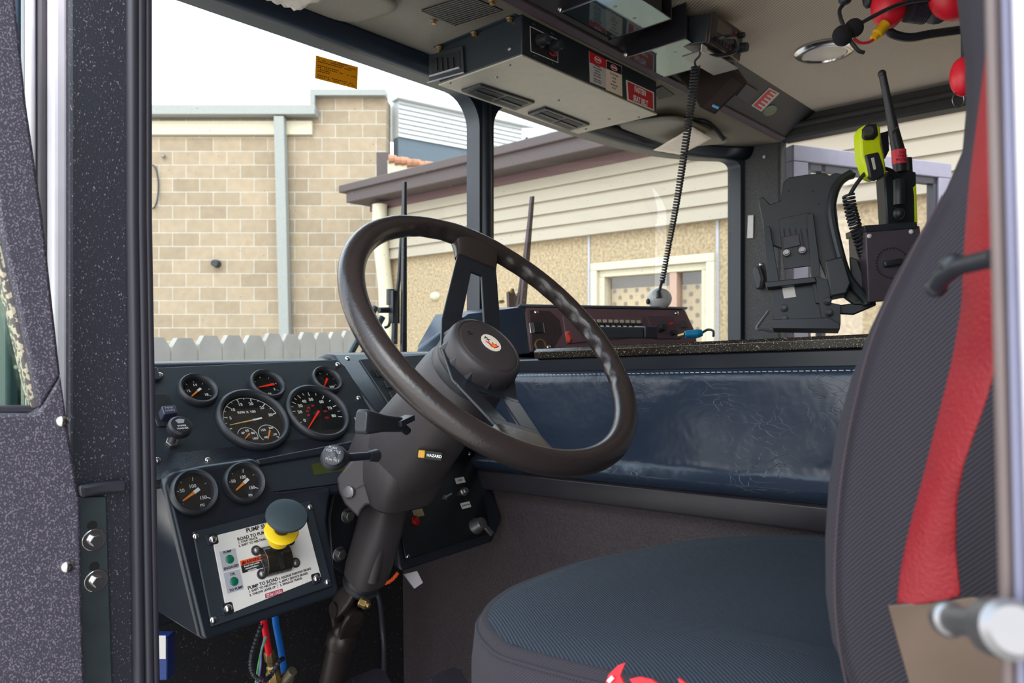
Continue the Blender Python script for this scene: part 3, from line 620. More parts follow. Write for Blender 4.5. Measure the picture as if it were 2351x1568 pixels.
for a, s in vals:
    A = math.radians(a); sm += [('s', s, 0.49 * math.sin(A), 0.49 * math.cos(A), 0.135), ('t', a, 0.62, 0.74, 0.012)]
for (a, _), (b, _) in zip(vals, vals[1:]): sm.append(('t', (a + b) / 2, 0.66, 0.74, 0.01))
for a, s in ((-95, '20'), (-66, '40'), (-38, '60'), (-4, '80'), (78, '100'), (125, '120')):
    A = math.radians(a); sm.append(('s', s, 0.28 * math.sin(A), 0.28 * math.cos(A), 0.085, 'r'))
gauge('speedometer', GP, 730, 947, 0.059, dash, sm, [(0, 0, -134, 0.66, 0.1, 0.03, M['redneedle'])], 'large round speedometer marked 0 to 80 with a red needle', rf=0.83, ms=1.08)
# panel-light slider and wiper knob at the left
u, v = GP.uv(377, 943); sw = plate(MB(), GP, u - 0.004, v, 0.0145, 0.030, 0.004, 0.001, 0.004).build('slider_bezel', M['black'], dash, 0.0006)
plate(MB(), GP, u - 0.004, v + 0.003, 0.011, 0.024, 0.002, 0.002, 0.005).build('slider_slot', M['dark'], sw)
u2, v2 = GP.uv(387, 946, 0.015); lv = MB().box(GP.p(u2, v2, 0.012), (0.010, 0.0075, 0.009), GP).build('slider_knob', mat('slider_knob_plastic', rgb(52, 56, 74), 0.4), sw, 0.0015)
texts([('PANEL', u2, v2 + 0.003, 0.0042), ('LIGHTS', u2, v2 - 0.002, 0.0042)], GP, M['grey'], 'lettering', sw, n=0.0213)
u, v = GP.uv(392, 1020, 0.0); nut = MB(); nut.prism([GP.p(u + 0.009 * math.cos(t), v + 0.009 * math.sin(t), 0.0) for t in [math.pi / 3 * k for k in range(6)]], GP.N * 0.008).cyl(GP.p(u, v, 0.008), GP.p(u, v, 0.034), 0.0042, n=14)
nut.build('chrome_nut', M['steel'], dash, 0.001)
kn = MB().lathe(GP.p(u, v, 0.028), GP.N, [(0.008, 0), (0.014, 0.003), (0.0165, 0.008), (0.0165, 0.016), (0.0135, 0.019), (0.001, 0.0195)], 32).build('wiper_knob', M['black'], dash, label='round black washer knob with white wiper symbol')
ku, kv = u, v
kb = MB()
kb.prism([GP.p(ku + a, kv + b, 0.0478) for a, b in ((-0.004, 0.0015), (0.004, 0.0015), (0.0065, 0.0075), (0, 0.0095), (-0.0065, 0.0075))], GP.N * 0.0003)
kb.build('wiper_symbol', M['grey'], kn)
texts([('WIPER', ku, kv - 0.003, 0.0042), ('WASHER', ku, kv - 0.0075, 0.004)], GP, M['white'], 'lettering', kn, n=0.0478)
# engine brake sticker behind the stalk
u, v = GP.uv(835, 983); st_ = plate(MB(), GP, u + 0.006, v, 0.016, 0.024, 0.0005, 0.0012, 0.0016).build('warning_label', M['cream'], dash)
plate(MB(), GP, u + 0.007, v, 0.0145, 0.022, 0.0005, 0.0016, 0.0019).build('label_field', M['ink'], st_)
texts([('ENGINE', u + 0.006, v + 0.014, 0.0055), ('BRAKE', u + 0.006, v + 0.006, 0.0055), ('SWITCH', u + 0.006, v - 0.004, 0.0055), ('FLT', u + 0.006, v - 0.013, 0.0055)], GP, M['cream'], 'lettering', st_, n=0.002)
# shift keypad in the right-hand section
KP = Frame(GP.O + GP.N * 0.010, X, GV)
o2 = [KP.uv(a, b) for a, b in ((822, 829), (1010, 815), (1060, 940), (905, 955))]
kp = MB().prism([KP.p(u, v, 0) for u, v in o2], KP.N * 0.006).build('shift_keypad', M['panel'], dash, 0.0015)
for a, b, w, h in ((874, 858, 0.012, 0.009), (894, 884, 0.010, 0.0085), (922, 884, 0.010, 0.0085), (906, 908, 0.010, 0.0085), (935, 905, 0.010, 0.0085)):
    u, v = KP.uv(a, b, 0.006); k_ = plate(MB(), KP, u, v, w, h, 0.002, 0.006, 0.0085).build('key', M['dark'] if a == 874 else M['black'], kp, 0.0008)
    if (a, b) == (894, 884): text('R', KP, u, v, 0.009, M['white'], 'lettering', k_, n=0.0088)
u, v = KP.uv(857, 857, 0.006); MB().box(KP.p(u, v, 0.0065), (0.0015, 0.009, 0.001), KP).build('slot', M['dark'], kp)

# ---------------------------------------------------------------- lower pod: air gauges and pump shift
LV = V3((0, 0.454, 0.891)); LP = Frame((0.48, 1.0, -0.207), X, LV)
pod = thing('pump_control_pod', (0.52, 1.05, -0.45), 'blue-black lower dash pod with two air gauges and the pump shift plate', 'control panel')
po = [LP.uv(a, b) for a, b in ((376, 1112), (386, 1096), (405, 1085), (470, 1070), (588, 1052), (600, 1064), (622, 1118), (640, 1134), (680, 1132), (766, 1116), (760, 1150), (755, 1195), (760, 1240), (772, 1305), (782, 1352), (779, 1368), (765, 1374), (484, 1470), (470, 1474), (462, 1462))]
MB().prism([LP.p(u, v, -0.002) for u, v in po], V3((-0.012, 0.13, 0.012))).build('housing', M['dash_smooth'], pod, 0.008, 4)
ps = lambda a0: sweep(-118, 118, ['', '50', '', '100', '', '150'], 0.40, 0.2, (0.56, 0.68), False) + [('s', 'PSI', 0.14, -0.58, 0.14)]
gauge('air_gauge', LP, 446.5, 1130, 0.0325, pod, [('t', -75, 0.56, 0.7, 0.012), ('s', '50', -0.42, 0.16, 0.2), ('t', -38, 0.6, 0.68, 0.01), ('t', 8, 0.5, 0.66, 0.014), ('s', '100', 0.02, 0.28, 0.2), ('t', 60, 0.6, 0.68, 0.01), ('s', '150', 0.34, -0.25, 0.2), ('t', 118, 0.56, 0.7, 0.016), ('s', 'PSI', 0.25, -0.55, 0.15), ('t', -128, 0.6, 0.7, 0.012)], [(0, 0, -118, 0.56, 0.26, 0.07, M['orange'])], 'round PSI air gauge with all-orange needle, left one on the pod')
gauge('air_gauge', LP, 561, 1108, 0.031, pod, [('t', -75, 0.56, 0.7, 0.012), ('s', '50', -0.42, 0.16, 0.2), ('t', -38, 0.6, 0.68, 0.01), ('t', 12, 0.5, 0.66, 0.014), ('s', '100', 0.04, 0.28, 0.2), ('t', 60, 0.6, 0.68, 0.01), ('s', '150', 0.34, -0.25, 0.2), ('t', 118, 0.56, 0.7, 0.016), ('s', 'PSI', 0.2, -0.58, 0.15)], [(0, 0, -122, 0.5, 0.28, 0.07, M['orange'])], 'round PSI air gauge with white-tailed needle, right one on the pod')
# message display strip between pod and gauge panel
dpn = [LP.uv(a, b) for a, b in ((596, 1064), (850, 1022), (850, 1098), (634, 1124), (624, 1118))]
ds = MB().prism([LP.p(u, v, -0.016) for u, v in dpn], LP.N * 0.006).build('message_display', M['panel'], pod, 0.001)
u, v = LP.uv(760, 1072, -0.01); plate(MB(), LP, u - 0.0, v, 0.034, 0.0095, 0.001, -0.0102, -0.0095).build('screen', mat('olive_lcd', rgb(54, 60, 22), 0.3), ds)
ctop = [LP.uv(a, b) for a, b in ((590, 1052), (860, 1000), (860, 1022), (598, 1066))]
MB().prism([LP.p(u, v, -0.02) for u, v in ctop], LP.N * 0.016).build('display_brow', M['dash'], pod, 0.003)
lo = [LP.uv(a, b) for a, b in ((634, 1126), (850, 1100), (850, 1120), (645, 1142))]
MB().prism([LP.p(u, v, -0.02) for u, v in lo], LP.N * 0.014).build('display_ledge', M['dash'], pod, 0.003)
# pump shift panel: recessed black frame, ivory plate
fq = [LP.uv(a, b) for a, b in ((441, 1222), (712, 1150), (762, 1346), (484, 1440))]
MB().prism([LP.p(u, v, -0.001) for u, v in fq], LP.N * 0.0035).build('shift_panel', M['panel'], pod, 0.0015)
plane_from([(450, 1231), (712, 1165), (752, 1336), (490, 1423)], LP, pod, r=0.0047, n=0.0028)
TL = LP.uv(486, 1232, 0.003); TR = LP.uv(698, 1178, 0.003); BR = LP.uv(737, 1325, 0.003); BL = LP.uv(521, 1412, 0.003)
plt = MB().prism([LP.p(u, v, 0.0022) for u, v in (TL, TR, BR, BL)], LP.N * 0.002).build('shift_plate', M['ivory'], pod, 0.0006, label='ivory plate lettered PUMP SHIFT')
for a, b in ((488, 1238), (697, 1187), (726, 1328), (523, 1397)):
    u, v = LP.uv(a, b, 0.004); plate(MB(), LP, u, v, 0.0075, 0.0075, 0.003, 0.003, 0.0045).build('corner_washer', M['dash'], plt, 0.0005); screw('screw', LP, u, v, plt, 0.0055, n=0.0045)
def B2(s, t):                                        # plate coordinates 0..1
    a = [TL[i] + (TR[i] - TL[i]) * s for i in (0, 1)]; b = [BL[i] + (BR[i] - BL[i]) * s for i in (0, 1)]
    return a[0] + (b[0] - a[0]) * t, a[1] + (b[1] - a[1]) * t
def Lp(px, py): return LP.uv(px, py, 0.0045)
ra = math.atan2(TR[1] - TL[1], TR[0] - TL[0])
def tx(s, px, py, size, ax='LEFT', off=0.03, sx=1.0): u, v = Lp(px, py); return (s, u, v, size, dict(ax=ax, rot=ra, off=off, sx=sx))
texts([tx('PUMP SHIFT', 565, 1219, 0.0082), tx('ROAD TO PUMP', 545, 1239, 0.0062), tx('1. STOP TRUCK', 547, 1246.5, 0.0042), tx('2. SHIFT TO NEUTRAL', 548, 1254, 0.0042),
       tx('3. SET PARKING BRAKE', 615, 1222, 0.0042), tx('4. THROW LEVER DOWN', 617, 1229, 0.0042), tx('5. ENGAGE TRANS.', 619, 1236, 0.0042),
       tx('PUMP TO ROAD', 569, 1351, 0.0062), tx('1. SHIFT TO NEUTRAL', 571, 1359, 0.0042), tx('2. THROW LEVER UP', 573, 1367, 0.0042),
       tx('3. RELEASE PARKING BRAKE', 640, 1329, 0.0042), tx('4. APPLY SERVICE BRAKE', 641, 1337, 0.0042), tx('5. ENGAGE TRANS.', 643, 1344, 0.0042)], LP, M['ink'], 'lettering', plt, n=0.0044)
def arrow(px, py, up):
    u, v = Lp(px, py); k = 1 if up else -1
    return MB().prism([LP.p(u + a, v + b * k, 0.0043) for a, b in ((-0.0009, -0.005), (0.0009, -0.005), (0.0009, 0.001), (0.0022, 0.001), (0, 0.005), (-0.0022, 0.001), (-0.0009, 0.001))], LP.N * 0.0002).build('arrow', M['grey'], plt)
arrow(636, 1341, True); arrow(684, 1206, False)
def quad(px, name, m, n0=0.0043, h=0.0003, par=None): return MB().prism([LP.p(*LP.uv(a, b, n0), n0) for a, b in px], LP.N * h).build(name, m, par or plt)
quad(((503, 1267), (540, 1259), (549, 1303), (512, 1313)), 'lamp_field', M['grey']); quad(((513, 1316), (550, 1307), (560, 1352), (522, 1363)), 'lamp_field', M['grey'])
for px, py in ((527, 1284), (537, 1335)):
    u, v = Lp(px, py); MB().lathe(LP.p(u, v, 0.0046), LP.N, [(0.0058, 0), (0.0058, 0.001), (0.0045, 0.0018), (0.0001, 0.002)], 24).build('green_lamp', M['green'], plt)
texts([tx('PUMP', 522, 1267, 0.0046, 'CENTER'), tx('ENGAGED', 531, 1302, 0.0046, 'CENTER'), tx('OK', 534, 1318, 0.0046, 'CENTER'), tx('TO PUMP', 542, 1352, 0.0046, 'CENTER')], LP, M['ink'], 'lamp_lettering', plt, n=0.0048)
quad(((551, 1288), (596, 1276), (599, 1286), (553, 1299)), 'warning_header', mat('safety_orange', rgb(225, 75, 30), 0.5, var=False)); quad(((553, 1299), (599, 1287), (604, 1303), (557, 1316)), 'warning_field', M['ink'])
texts([tx('WARNING', 578, 1287, 0.0058, 'CENTER')], LP, M['ink'], 'warning_lettering', plt, n=0.0048)
texts([tx('Read instruction', 578, 1296, 0.0034, 'CENTER', 0.0), tx('manual before', 578, 1302, 0.0034, 'CENTER', 0.0), tx('operating.', 579, 1307.5, 0.0034, 'CENTER', 0.0)], LP, M['white'], 'warning_small_print', plt, n=0.0048)
quad(((554, 1297), (559, 1287), (562, 1295)), 'warning_triangle', M['ink'], 0.0047)
def frame_line(px, m, name, w=0.0005):
    q = [LP.uv(a, b, 0.0043) for a, b in px]; mb = MB()
    for (a, b), (c, d) in zip(q, q[1:] + q[:1]):
        L = math.hypot(c - a, d - b); x, y = -(d - b) / L * w, (c - a) / L * w
        mb.prism([LP.p(a + x, b + y, 0.0043), LP.p(c + x, d + y, 0.0043), LP.p(c - x, d - y, 0.0043), LP.p(a - x, b - y, 0.0043)], LP.N * 0.0003)
    return mb.build(name, m, plt)
frame_line(((609, 1364), (648, 1352), (649, 1361), (610, 1373)), mat('maker_red', rgb(165, 40, 70), 0.5, var=False), 'maker_frame')
texts([tx('WATEROUS', 629, 1362.5, 0.0048, 'CENTER')], LP, mat('maker_red_ink', rgb(165, 40, 70), 0.5, var=False), 'maker_lettering', plt, n=0.0045)
# the shift lever: drum in a slotted housing, yellow collar, black mushroom knob
lev = thing('pump_shift_lever', LP.px(636, 1285), 'yellow-collared pump shift lever with flat black mushroom knob on the ivory plate', 'lever')
DRM = mat('smoky_black_plastic', rgb(34, 30, 26), 0.18, coat=0.5)
c = [LP.uv(a, b, 0.005) for a, b in ((596, 1262), (659, 1243), (672, 1302), (607, 1322))]
hb = MB().prism([LP.p(u, v, 0.0042) for u, v in c], LP.N * 0.003).build('housing', DRM, lev, 0.001)
cu, cv = LP.uv(634, 1283, 0.008)
mb = MB(); rings = []
for sx in (-0.020, -0.019, -0.0035, -0.0035, 0.0035, 0.0035, 0.019, 0.020):
    r = 0.0 if abs(sx) == 0.020 else 0.021
    if abs(sx) == 0.0035: r = 0.021
    rings.append([LP.p(cu + sx + 0.10 * 0, cv + r * math.cos(t), 0.004 + 0.8 * max(0.0, r * math.sin(t))) for t in [math.pi * k / 14 for k in range(15)]])
MB().loft(rings).build('drum', DRM, hb, 0.0006)
MB().box(LP.p(cu, cv - 0.003, 0.0205), (0.0028, 0.014, 0.0012), LP).build('slot', M['dark'], hb)
for a, b in ((588, 1264), (666, 1241), (601, 1318), (678, 1292)):
    u, v = LP.uv(a, b, 0.005); MB().cyl(LP.p(u, v, 0.0042), LP.p(u, v, 0.0062), 0.0072, n=20).build('lug', M['black'], hb, 0.0005); screw('screw', LP, u, v, hb, 0.0047, M['steel'], n=0.0062)
a0 = P(638, 1244, LP.px(636, 1284).dot(FW) - 0.016); tip = P(657, 1186, a0.dot(FW) - 0.030)
ax_ = (tip - a0); La = ax_.length; ax_.normalize()
MB().lathe(a0, ax_, [(0.0125, 0), (0.014, 0.002), (0.014, 0.018), (0.016, 0.020), (0.0225, 0.0225), (0.0235, 0.0245), (0.022, 0.027), (0.012, 0.029), (0.010, 0.028)], 32).build('yellow_collar', M['yellow'], lev, label='flanged yellow collar')
MB().lathe(a0, ax_, [(0.0075, -0.012), (0.0075, 0.026), (0.010, 0.028), (0.011, La - 0.006), (0.013, La - 0.003)], 24).build('stem', M['black'], lev)
MB().lathe(a0 + ax_ * (La - 0.006), ax_, [(0.010, -0.004), (0.024, 0.003), (0.028, 0.007), (0.0275, 0.010), (0.018, 0.0125), (0.0005, 0.0135)], 40).build('mushroom_knob', mat('knob_grey_black', rgb(46, 56, 62), 0.4), lev)
# red and blue air hoses, wiring and brass fitting under the pod
hs = thing('red_air_hose', P(612, 1500, 1.15), 'red air hose with black print running down into a brass fitting', 'hose')
hp = [P(600, 1400, 1.12), P(608, 1440, 1.13), P(613, 1470, 1.14), P(618, 1505, 1.15)]
MB().tube(hp, 0.0052, 12).build('hose', mat('red_hose', rgb(210, 14, 36), 0.4), hs)
bf = MB(); A = P(617, 1495, 1.15); B = P(630, 1568, 1.17); d = (B - A).normalized()
bf.lathe(A, d, [(0.0075, 0), (0.0085, 0.004), (0.0085, 0.018), (0.006, 0.02), (0.006, 0.028), (0.0085, 0.03), (0.0085, 0.038), (0.011, 0.042), (0.011, 0.09)], 6)
bf.cyl(B, B + P(60, 0, 0) * 0 + RT * 0.03 - UP * 0.02, 0.010, n=8)
bf.build('fitting', M['brass'], hs, 0.0006)
bh = thing('blue_air_hose', P(645, 1500, 1.18), 'bright blue air hose hanging beside the red hose', 'hose')
MB().tube([P(630, 1400, 1.15), P(634, 1435, 1.16), P(645, 1490, 1.18), P(652, 1535, 1.19), P(656, 1620, 1.2)], 0.0055, 12).build('hose', mat('blue_hose', rgb(16, 92, 172), 0.4), bh)
v_ = MB(); v_.ball(P(660, 1556, 1.185), 0.012).cyl(P(645, 1572, 1.18), P(672, 1540, 1.17), 0.008, n=10); v_.build('valve_body', mat('grimy_brass', rgb(120, 110, 96), 0.5, metal=0.6, var=(80, 0.5)), bh)
wl_ = thing('corrugated_loom', P(590, 1500, 1.1), 'black corrugated wiring loom looping beside the red hose', 'cable')
mb = MB(); pts = [P(600, 1435, 1.12), P(588, 1470, 1.11), P(578, 1505, 1.10), P(577, 1535, 1.10), P(588, 1555, 1.10), P(606, 1562, 1.1), P(622, 1550, 1.12), P(640, 1520, 1.13), P(650, 1512, 1.15)]
def smoothp(pts, n=8):
    out = []
    for i in range(len(pts) - 1):
        p0 = pts[max(i - 1, 0)]; p1 = pts[i]; p2 = pts[i + 1]; p3 = pts[min(i + 2, len(pts) - 1)]
        for k in range(n):
            t = k / n; out.append(0.5 * ((2 * p1) + (p2 - p0) * t + (2 * p0 - 5 * p1 + 4 * p2 - p3) * t * t + (3 * p1 - p0 - 3 * p2 + p3) * t ** 3))
    return out + [pts[-1]]
sp2 = smoothp(pts, 14)
mb.tube(sp2, lambda t: 0.0034 + 0.0006 * math.sin(t * 500), 8).build('loom', M['black'], wl_)
for nm, c_, off in (('green', rgb(60, 150, 70), 0), ('violet', rgb(120, 110, 170), 5)):
    w_ = MB().tube(smoothp([P(612 - off / 2, 1460, 1.13), P(600, 1495, 1.13), P(593 + off, 1530, 1.12), P(586 + off, 1575, 1.12)]), 0.0016, 6).build(nm + '_wire', mat(nm + '_wire', c_, 0.5), wl_)
MB().tube([P(598, 1555, 1.11), P(610, 1575, 1.11)], 0.0022, 6).build('red_wire', M['red'], wl_)
bx = thing('fuse_box', P(381, 1500, 1.0), 'small blue box with white paper label below the dash pod by the pillar', 'box')
bxf = Frame(P(384, 1500, 1.02), RT, UP, FW * -1)
MB().box(bxf.p(-0.010, -0.003, 0.0), (0.016, 0.03, 0.012), bxf).build('box_body', mat('blue_box', rgb(26, 50, 110), 0.5), bx, 0.002)
MB().box(bxf.p(-0.010, 0.014, 0.0125), (0.014, 0.016, 0.0006), bxf).build('paper_label', M['ivory'], bx)
# ---------------------------------------------------------------- steering wheel and column
C0 = V3((0.742, 0.703, 0.012)); AX = V3((0, 0.735, -0.678)).normalized(); WV = V3((0, 0.678, 0.735)).normalized()
WF = Frame(C0, X, WV)                                # N points at the driver
assert WF.N.dot(AX) < 0
wh = thing('steering_wheel', C0, 'large two-spoke dark brown-black steering wheel with grip bumps and fire-emblem hub', 'steering wheel')
RR = 0.2235; rr0 = 0.0175
rings = []; NA = 220
for k in range(NA):
    a = 2 * math.pi * k / NA; ad = math.degrees(a); ad = ad - 360 if ad > 270 else ad
    c = WF.p(RR * math.cos(a), RR * math.sin(a)); e = WF.U * math.cos(a) + WF.V * math.sin(a)
    g = 0
    def zone(lo, hi): return max(0, min(1, (ad - lo) / 6, (hi - ad) / 6))
    zz = max(zone(-32, 57), zone(76, 104)); g = zz * 0.0045 * (0.5 + 0.5 * math.sin(math.radians(ad) * 36))
    ring = []
    for j in range(24):
        t = 2 * math.pi * j / 24; q = rr0 * (1 + 0.0) ; inward = max(0, -math.cos(t)) ** 3
        rad = q - g * inward - zz * 0.001
        ring.append(c + e * (rad * math.cos(t)) + WF.N * (rad * 0.95 * math.sin(t)))
    rings.append(ring)
MB().loft(rings, closed=True).build('rim', M['rim'], wh, smooth=60)
def spoke(phi, name):
    a = math.radians(phi); e = WF.U * math.cos(a) + WF.V * math.sin(a); w = WF.N.cross(e)
    def pt(r, b, n=0.0):
        s = -0.058 if r < 0.062 else -0.058 + (r - 0.062) / (0.185 - 0.062) * 0.050
        s = min(s, -0.004)
        return C0 + e * r + w * b + WF.N * (s + n)
    mb = MB(); rows = 12; th = 0.005
    if name:                                         # forked spoke plate with a tapering window
        def hw(r): return 0.058 - (min(r, 0.2) - 0.03) * 0.15
        def strand(f0, f1, r0, r1):
            rg = []
            for k in range(rows + 1):
                r = r0 + (r1 - r0) * k / rows; a0, a1 = f0(r), f1(r)
                rg.append([pt(r, a0, 0), pt(r, a1, 0), pt(r, a1, th), pt(r, a0, th)])
            mb.loft(rg)
        hole = lambda r: 0.020 - (r - 0.075) * 0.13
        strand(lambda r: -hw(r), lambda r: hw(r), 0.0, 0.076)
        strand(lambda r: -hw(r), lambda r: -hole(r), 0.0755, 0.158)
        strand(lambda r: hole(r), lambda r: hw(r), 0.0755, 0.158)
        strand(lambda r: -hw(r), lambda r: hw(r), 0.157, 0.205)
    s = mb.build('spoke', M['satin'], wh, 0.0012)
    # moulded boss joining spoke to rim
    bo = []
    for k in range(9):
        r = 0.176 + (0.222 - 0.176) * k / 8; t = k / 8; hwid = 0.037 + 0.010 * t ** 2; h = 0.0085 + 0.008 * t
        cen = C0 + e * r + WF.N * (-0.012 + 0.012 * t)
        ring = []
        for j in range(20):
            q = 2 * math.pi * j / 20; cs_, sn = math.cos(q), math.sin(q)
            ring.append(cen + w * (hwid * math.copysign(abs(cs_) ** 0.35, cs_)) + WF.N * (h * math.copysign(abs(sn) ** 0.5, sn)))
        bo.append(ring)
    MB().loft(bo).build('spoke_boss', M['rim'], wh, smooth=50)
spoke(66, 'a'); spoke(-114, 'b')
# hub: lower collar, ribbed horn pad, emblem
MB().lathe(C0, AX, [(0.045, 0.055), (0.058, 0.060), (0.060, 0.066), (0.060, 0.085), (0.056, 0.093)], 40).build('hub_collar', M['black'], wh)
hubp = []
pad = MB().lathe(C0, AX, [(0.0005, 0.0245), (0.030, 0.0245), (0.044, 0.0255), (0.0475, 0.0262), (0.0488, 0.0275), (0.0500, 0.0262), (0.0535, 0.0275), (0.0565, 0.031), (0.0585, 0.037), (0.0605, 0.060), (0.0605, 0.068), (0.057, 0.071), (0.05, 0.071)], 64).build('horn_pad', M['shroud'], wh, smooth=50)
for k in range(12):                                  # moulded notches round the pad
    a = math.radians(k * 30 + 8); e = WF.U * math.cos(a) + WF.V * math.sin(a); w = WF.N.cross(e)
    b0 = C0 + AX * 0.040 + e * 0.0585; b1 = C0 + AX * 0.060 + e * 0.0607
    MB().add([b0 + e * 0.0002, b1 - w * 0.010 + e * 0.0003, b1 + w * 0.010 + e * 0.0003, b1 + e * 0.003 - AX * 0.003, b0 + e * 0.0006], [(0, 1, 3), (0, 3, 2), (1, 2, 3), (0, 2, 1)]).build('notch', M['black'], pad, smooth=0)
HF = Frame(C0 - AX * -0.0243, X, WV); HF.O = C0 + AX * 0.0243
er = math.radians(-24)
eu, ev = 0.005, 0.003
em = MB(); em.prism([HF.p(eu + 0.0165 * math.cos(t), ev + 0.0165 * math.sin(t), 0) for t in [2 * math.pi * k / 36 for k in range(36)]], HF.N * 0.001)
emb = em.build('emblem_disc', mat('emblem_cream', rgb(228, 218, 204), 0.4, var=False), wh)
fl = [(-0.010, 0.004), (-0.006, -0.002), (-0.005, -0.007), (0.0, -0.011), (0.007, -0.010), (0.013, -0.007), (0.008, -0.006), (0.0105, -0.002), (0.005, -0.004), (0.004, 0.0015), (0.000, -0.004), (-0.002, -0.001), (-0.005, 0.002)]
MB().prism([HF.p(eu + a * 0.95 - 0.001, ev + b, 0.0011) for a, b in fl], HF.N * 0.0002).build('red_flame', M['red'], emb)
MB().prism([HF.p(eu + a * 0.5 , ev + b * 0.6 - 0.003, 0.0014) for a, b in fl], HF.N * 0.0002).build('orange_flame', M['orange'], emb)
text('FX', HF, eu - 0.004, ev + 0.007, 0.008, M['ink'], 'monogram', emb, n=0.0012, rot=math.radians(-50), off=0.04)
u_, v_2 = HF.uv(1085, 752); mb = MB()
for a, b in ((0, 0), (0.004, 0.0), (0.002, 0.004)): mb.box(HF.p(-0.026 + a, 0.021 + b, 0), (0.0022, 0.0006, 0.0005), HF)
mb.build('horn_symbol', M['dark'], wh)

# column
col = thing('steering_column', (0.742, 0.95, -0.2), 'brown-black plastic shrouded steering column with stalks, tilting down under the wheel', 'steering column')
def ring_at(c, fr_u, fr_v, a, b, p=2.0, n=36):
    out = []
    for j in range(n):
        t = 2 * math.pi * j / n; cs_, sn = math.cos(t), math.sin(t)
        out.append(c + fr_u * (a * math.copysign(abs(cs_) ** (2 / p), cs_)) + fr_v * (b * math.copysign(abs(sn) ** (2 / p), sn)))
    return out
S = lambda s: C0 + AX * s
MB().loft([ring_at(S(s), X, WV, r, r) for s, r in ((0.080, 0.052), (0.084, 0.060), (0.092, 0.063), (0.108, 0.0655), (0.128, 0.0665))]).build('turn_signal_collar', M['shroud'], col, 0.001)
MB().loft([ring_at(S(s), X, WV, r, r2, p) for s, r, r2, p in ((0.126, 0.0625, 0.0625, 2), (0.18, 0.064, 0.065, 2.1), (0.235, 0.066, 0.068, 2.3), (0.285, 0.066, 0.070, 2.6), (0.305, 0.062, 0.066, 2.8))]).build('upper_shroud', M['shroud'], col, 0.001)
# tilt housing below the shroud
LD = V3((0, 0.42, -0.907)).normalized(); LU = V3((0, 0.907, 0.42))
def L(y, z): return V3((0.742, y, z))
hr = [(L(0.893, -0.145), 0.060, 0.052, 2.5, WV), (L(0.915, -0.175), 0.067, 0.066, 4.0, (WV + LU).normalized()), (L(0.938, -0.212), 0.067, 0.068, 4.5, LU), (L(0.950, -0.240), 0.060, 0.062, 4.5, LU), (L(0.955, -0.252), 0.046, 0.048, 4.0, LU), (L(0.957, -0.256), 0.034, 0.036, 3.2, LU)]
MB().loft([ring_at(c, X, v, a, b, p) for c, a, b, p, v in hr]).build('tilt_housing', M['shroud'], col, 0.001)
# ridge line and split line of the housing
cheek = [P(x_, y_, 1.125) for x_, y_ in ((792, 1074), (812, 1052), (852, 1046), (884, 1060), (906, 1088), (904, 1148), (896, 1170), (882, 1180), (868, 1176), (852, 1160), (840, 1160), (830, 1172), (822, 1190), (790, 1158), (777, 1130), (772, 1100))]
MB().prism(cheek, FW * 0.05).build('housing_cheek', M['shroud'], col, 0.005, 3)
MB().tube([P(898, 1064, 1.122), P(845, 1108, 1.120), P(812, 1126, 1.122)], 0.0006, 6).build('split_line', M['dark'], col)
MB().loft([ring_at(c, X, LU, a, b, 3.2) for c, a, b in ((L(0.952, -0.245), 0.033, 0.034), (L(0.975, -0.31), 0.0335, 0.0345), (L(1.008, -0.385), 0.0335, 0.0345), (L(1.016, -0.402), 0.031, 0.032))]).build('lower_tube', M['shroud'], col, 0.001)
MB().cyl(L(0.985, -0.30) + V3((-0.012, -0.034, -0.01)), L(1.014, -0.395) + V3((-0.012, -0.034, 0)), 0.010, n=16).build('tube_rib', M['shroud'], col)
for px, py, xx in ((801, 1130, 0.672),):
    c = P(px, py, 1.124); MB().lathe(c, V3((-1, -0.3, 0.1)), [(0.010, -0.004), (0.010, 0.002), (0.008, 0.004), (0.0005, 0.0045)], 24).build('pivot_bolt', M['steel'], col)
# turn stalk
A = P(918, 975, 0.985); B = P(828, 968, 0.90)
MB().cyl(P(935, 990, 1.0), A, 0.006, n=14).build('stalk_shaft', M['satin'], col)
su = (B - A).normalized(); sv = (UP - su * UP.dot(su)).normalized(); sf = Frame(A, su, sv)
Ls = (B - A).length
st = MB().loft([[sf.p(t, a * w, b * h) for a, b in rrect(1, 1, 0.4, 4)] for t, w, h in ((-0.004, 0.006, 0.006), (0.004, 0.010, 0.007), (Ls * 0.5, 0.011, 0.008), (Ls - 0.004, 0.0155, 0.010), (Ls, 0.012, 0.008))]).build('turn_signal_stalk', M['black'], col, 0.001)
ck = P(926, 966, 0.985); MB().box(ck, (0.004, 0.018, 0.008), Frame((0, 0, 0), (sf.V + su * 0.3), su)).build('stalk_slot', M['satin'], col, 0.001)
# tilt lever: shaft and ball knob
A = P(855, 1046, 0.98); B = P(800, 1050, 0.95)
MB().cyl(A, B, 0.0055, n=14).build('tilt_lever_shaft', M['satin'], col)
MB().cyl(P(864, 1046, 0.99), P(845, 1047, 0.975), 0.009, 0.0065, n=14).build('lever_boot', M['black'], col)
d = (P(748, 1052, 0.92) - B).normalized()
KC = P(769, 1051, 0.925)
kk = MB().lathe(B, d, [(0.004, 0), (0.007, 0.002), (0.0105, 0.008), (0.0150, 0.016), (0.0168, 0.024), (0.0155, 0.032), (0.010, 0.038), (0.0005, 0.0405)], 32).build('tilt_knob', M['black'], col, smooth=60, label='ball knob lettered PUSH FOR TELE, PULL FOR TILT')
kf = Frame(B + d * 0.022, RT, (UP * 0.93 - FW * -0.0), None)
kf = Frame(B + d * 0.022, (RT * 0.97 - UP * 0.2), (UP + FW * 0.45 + RT * 0.2))
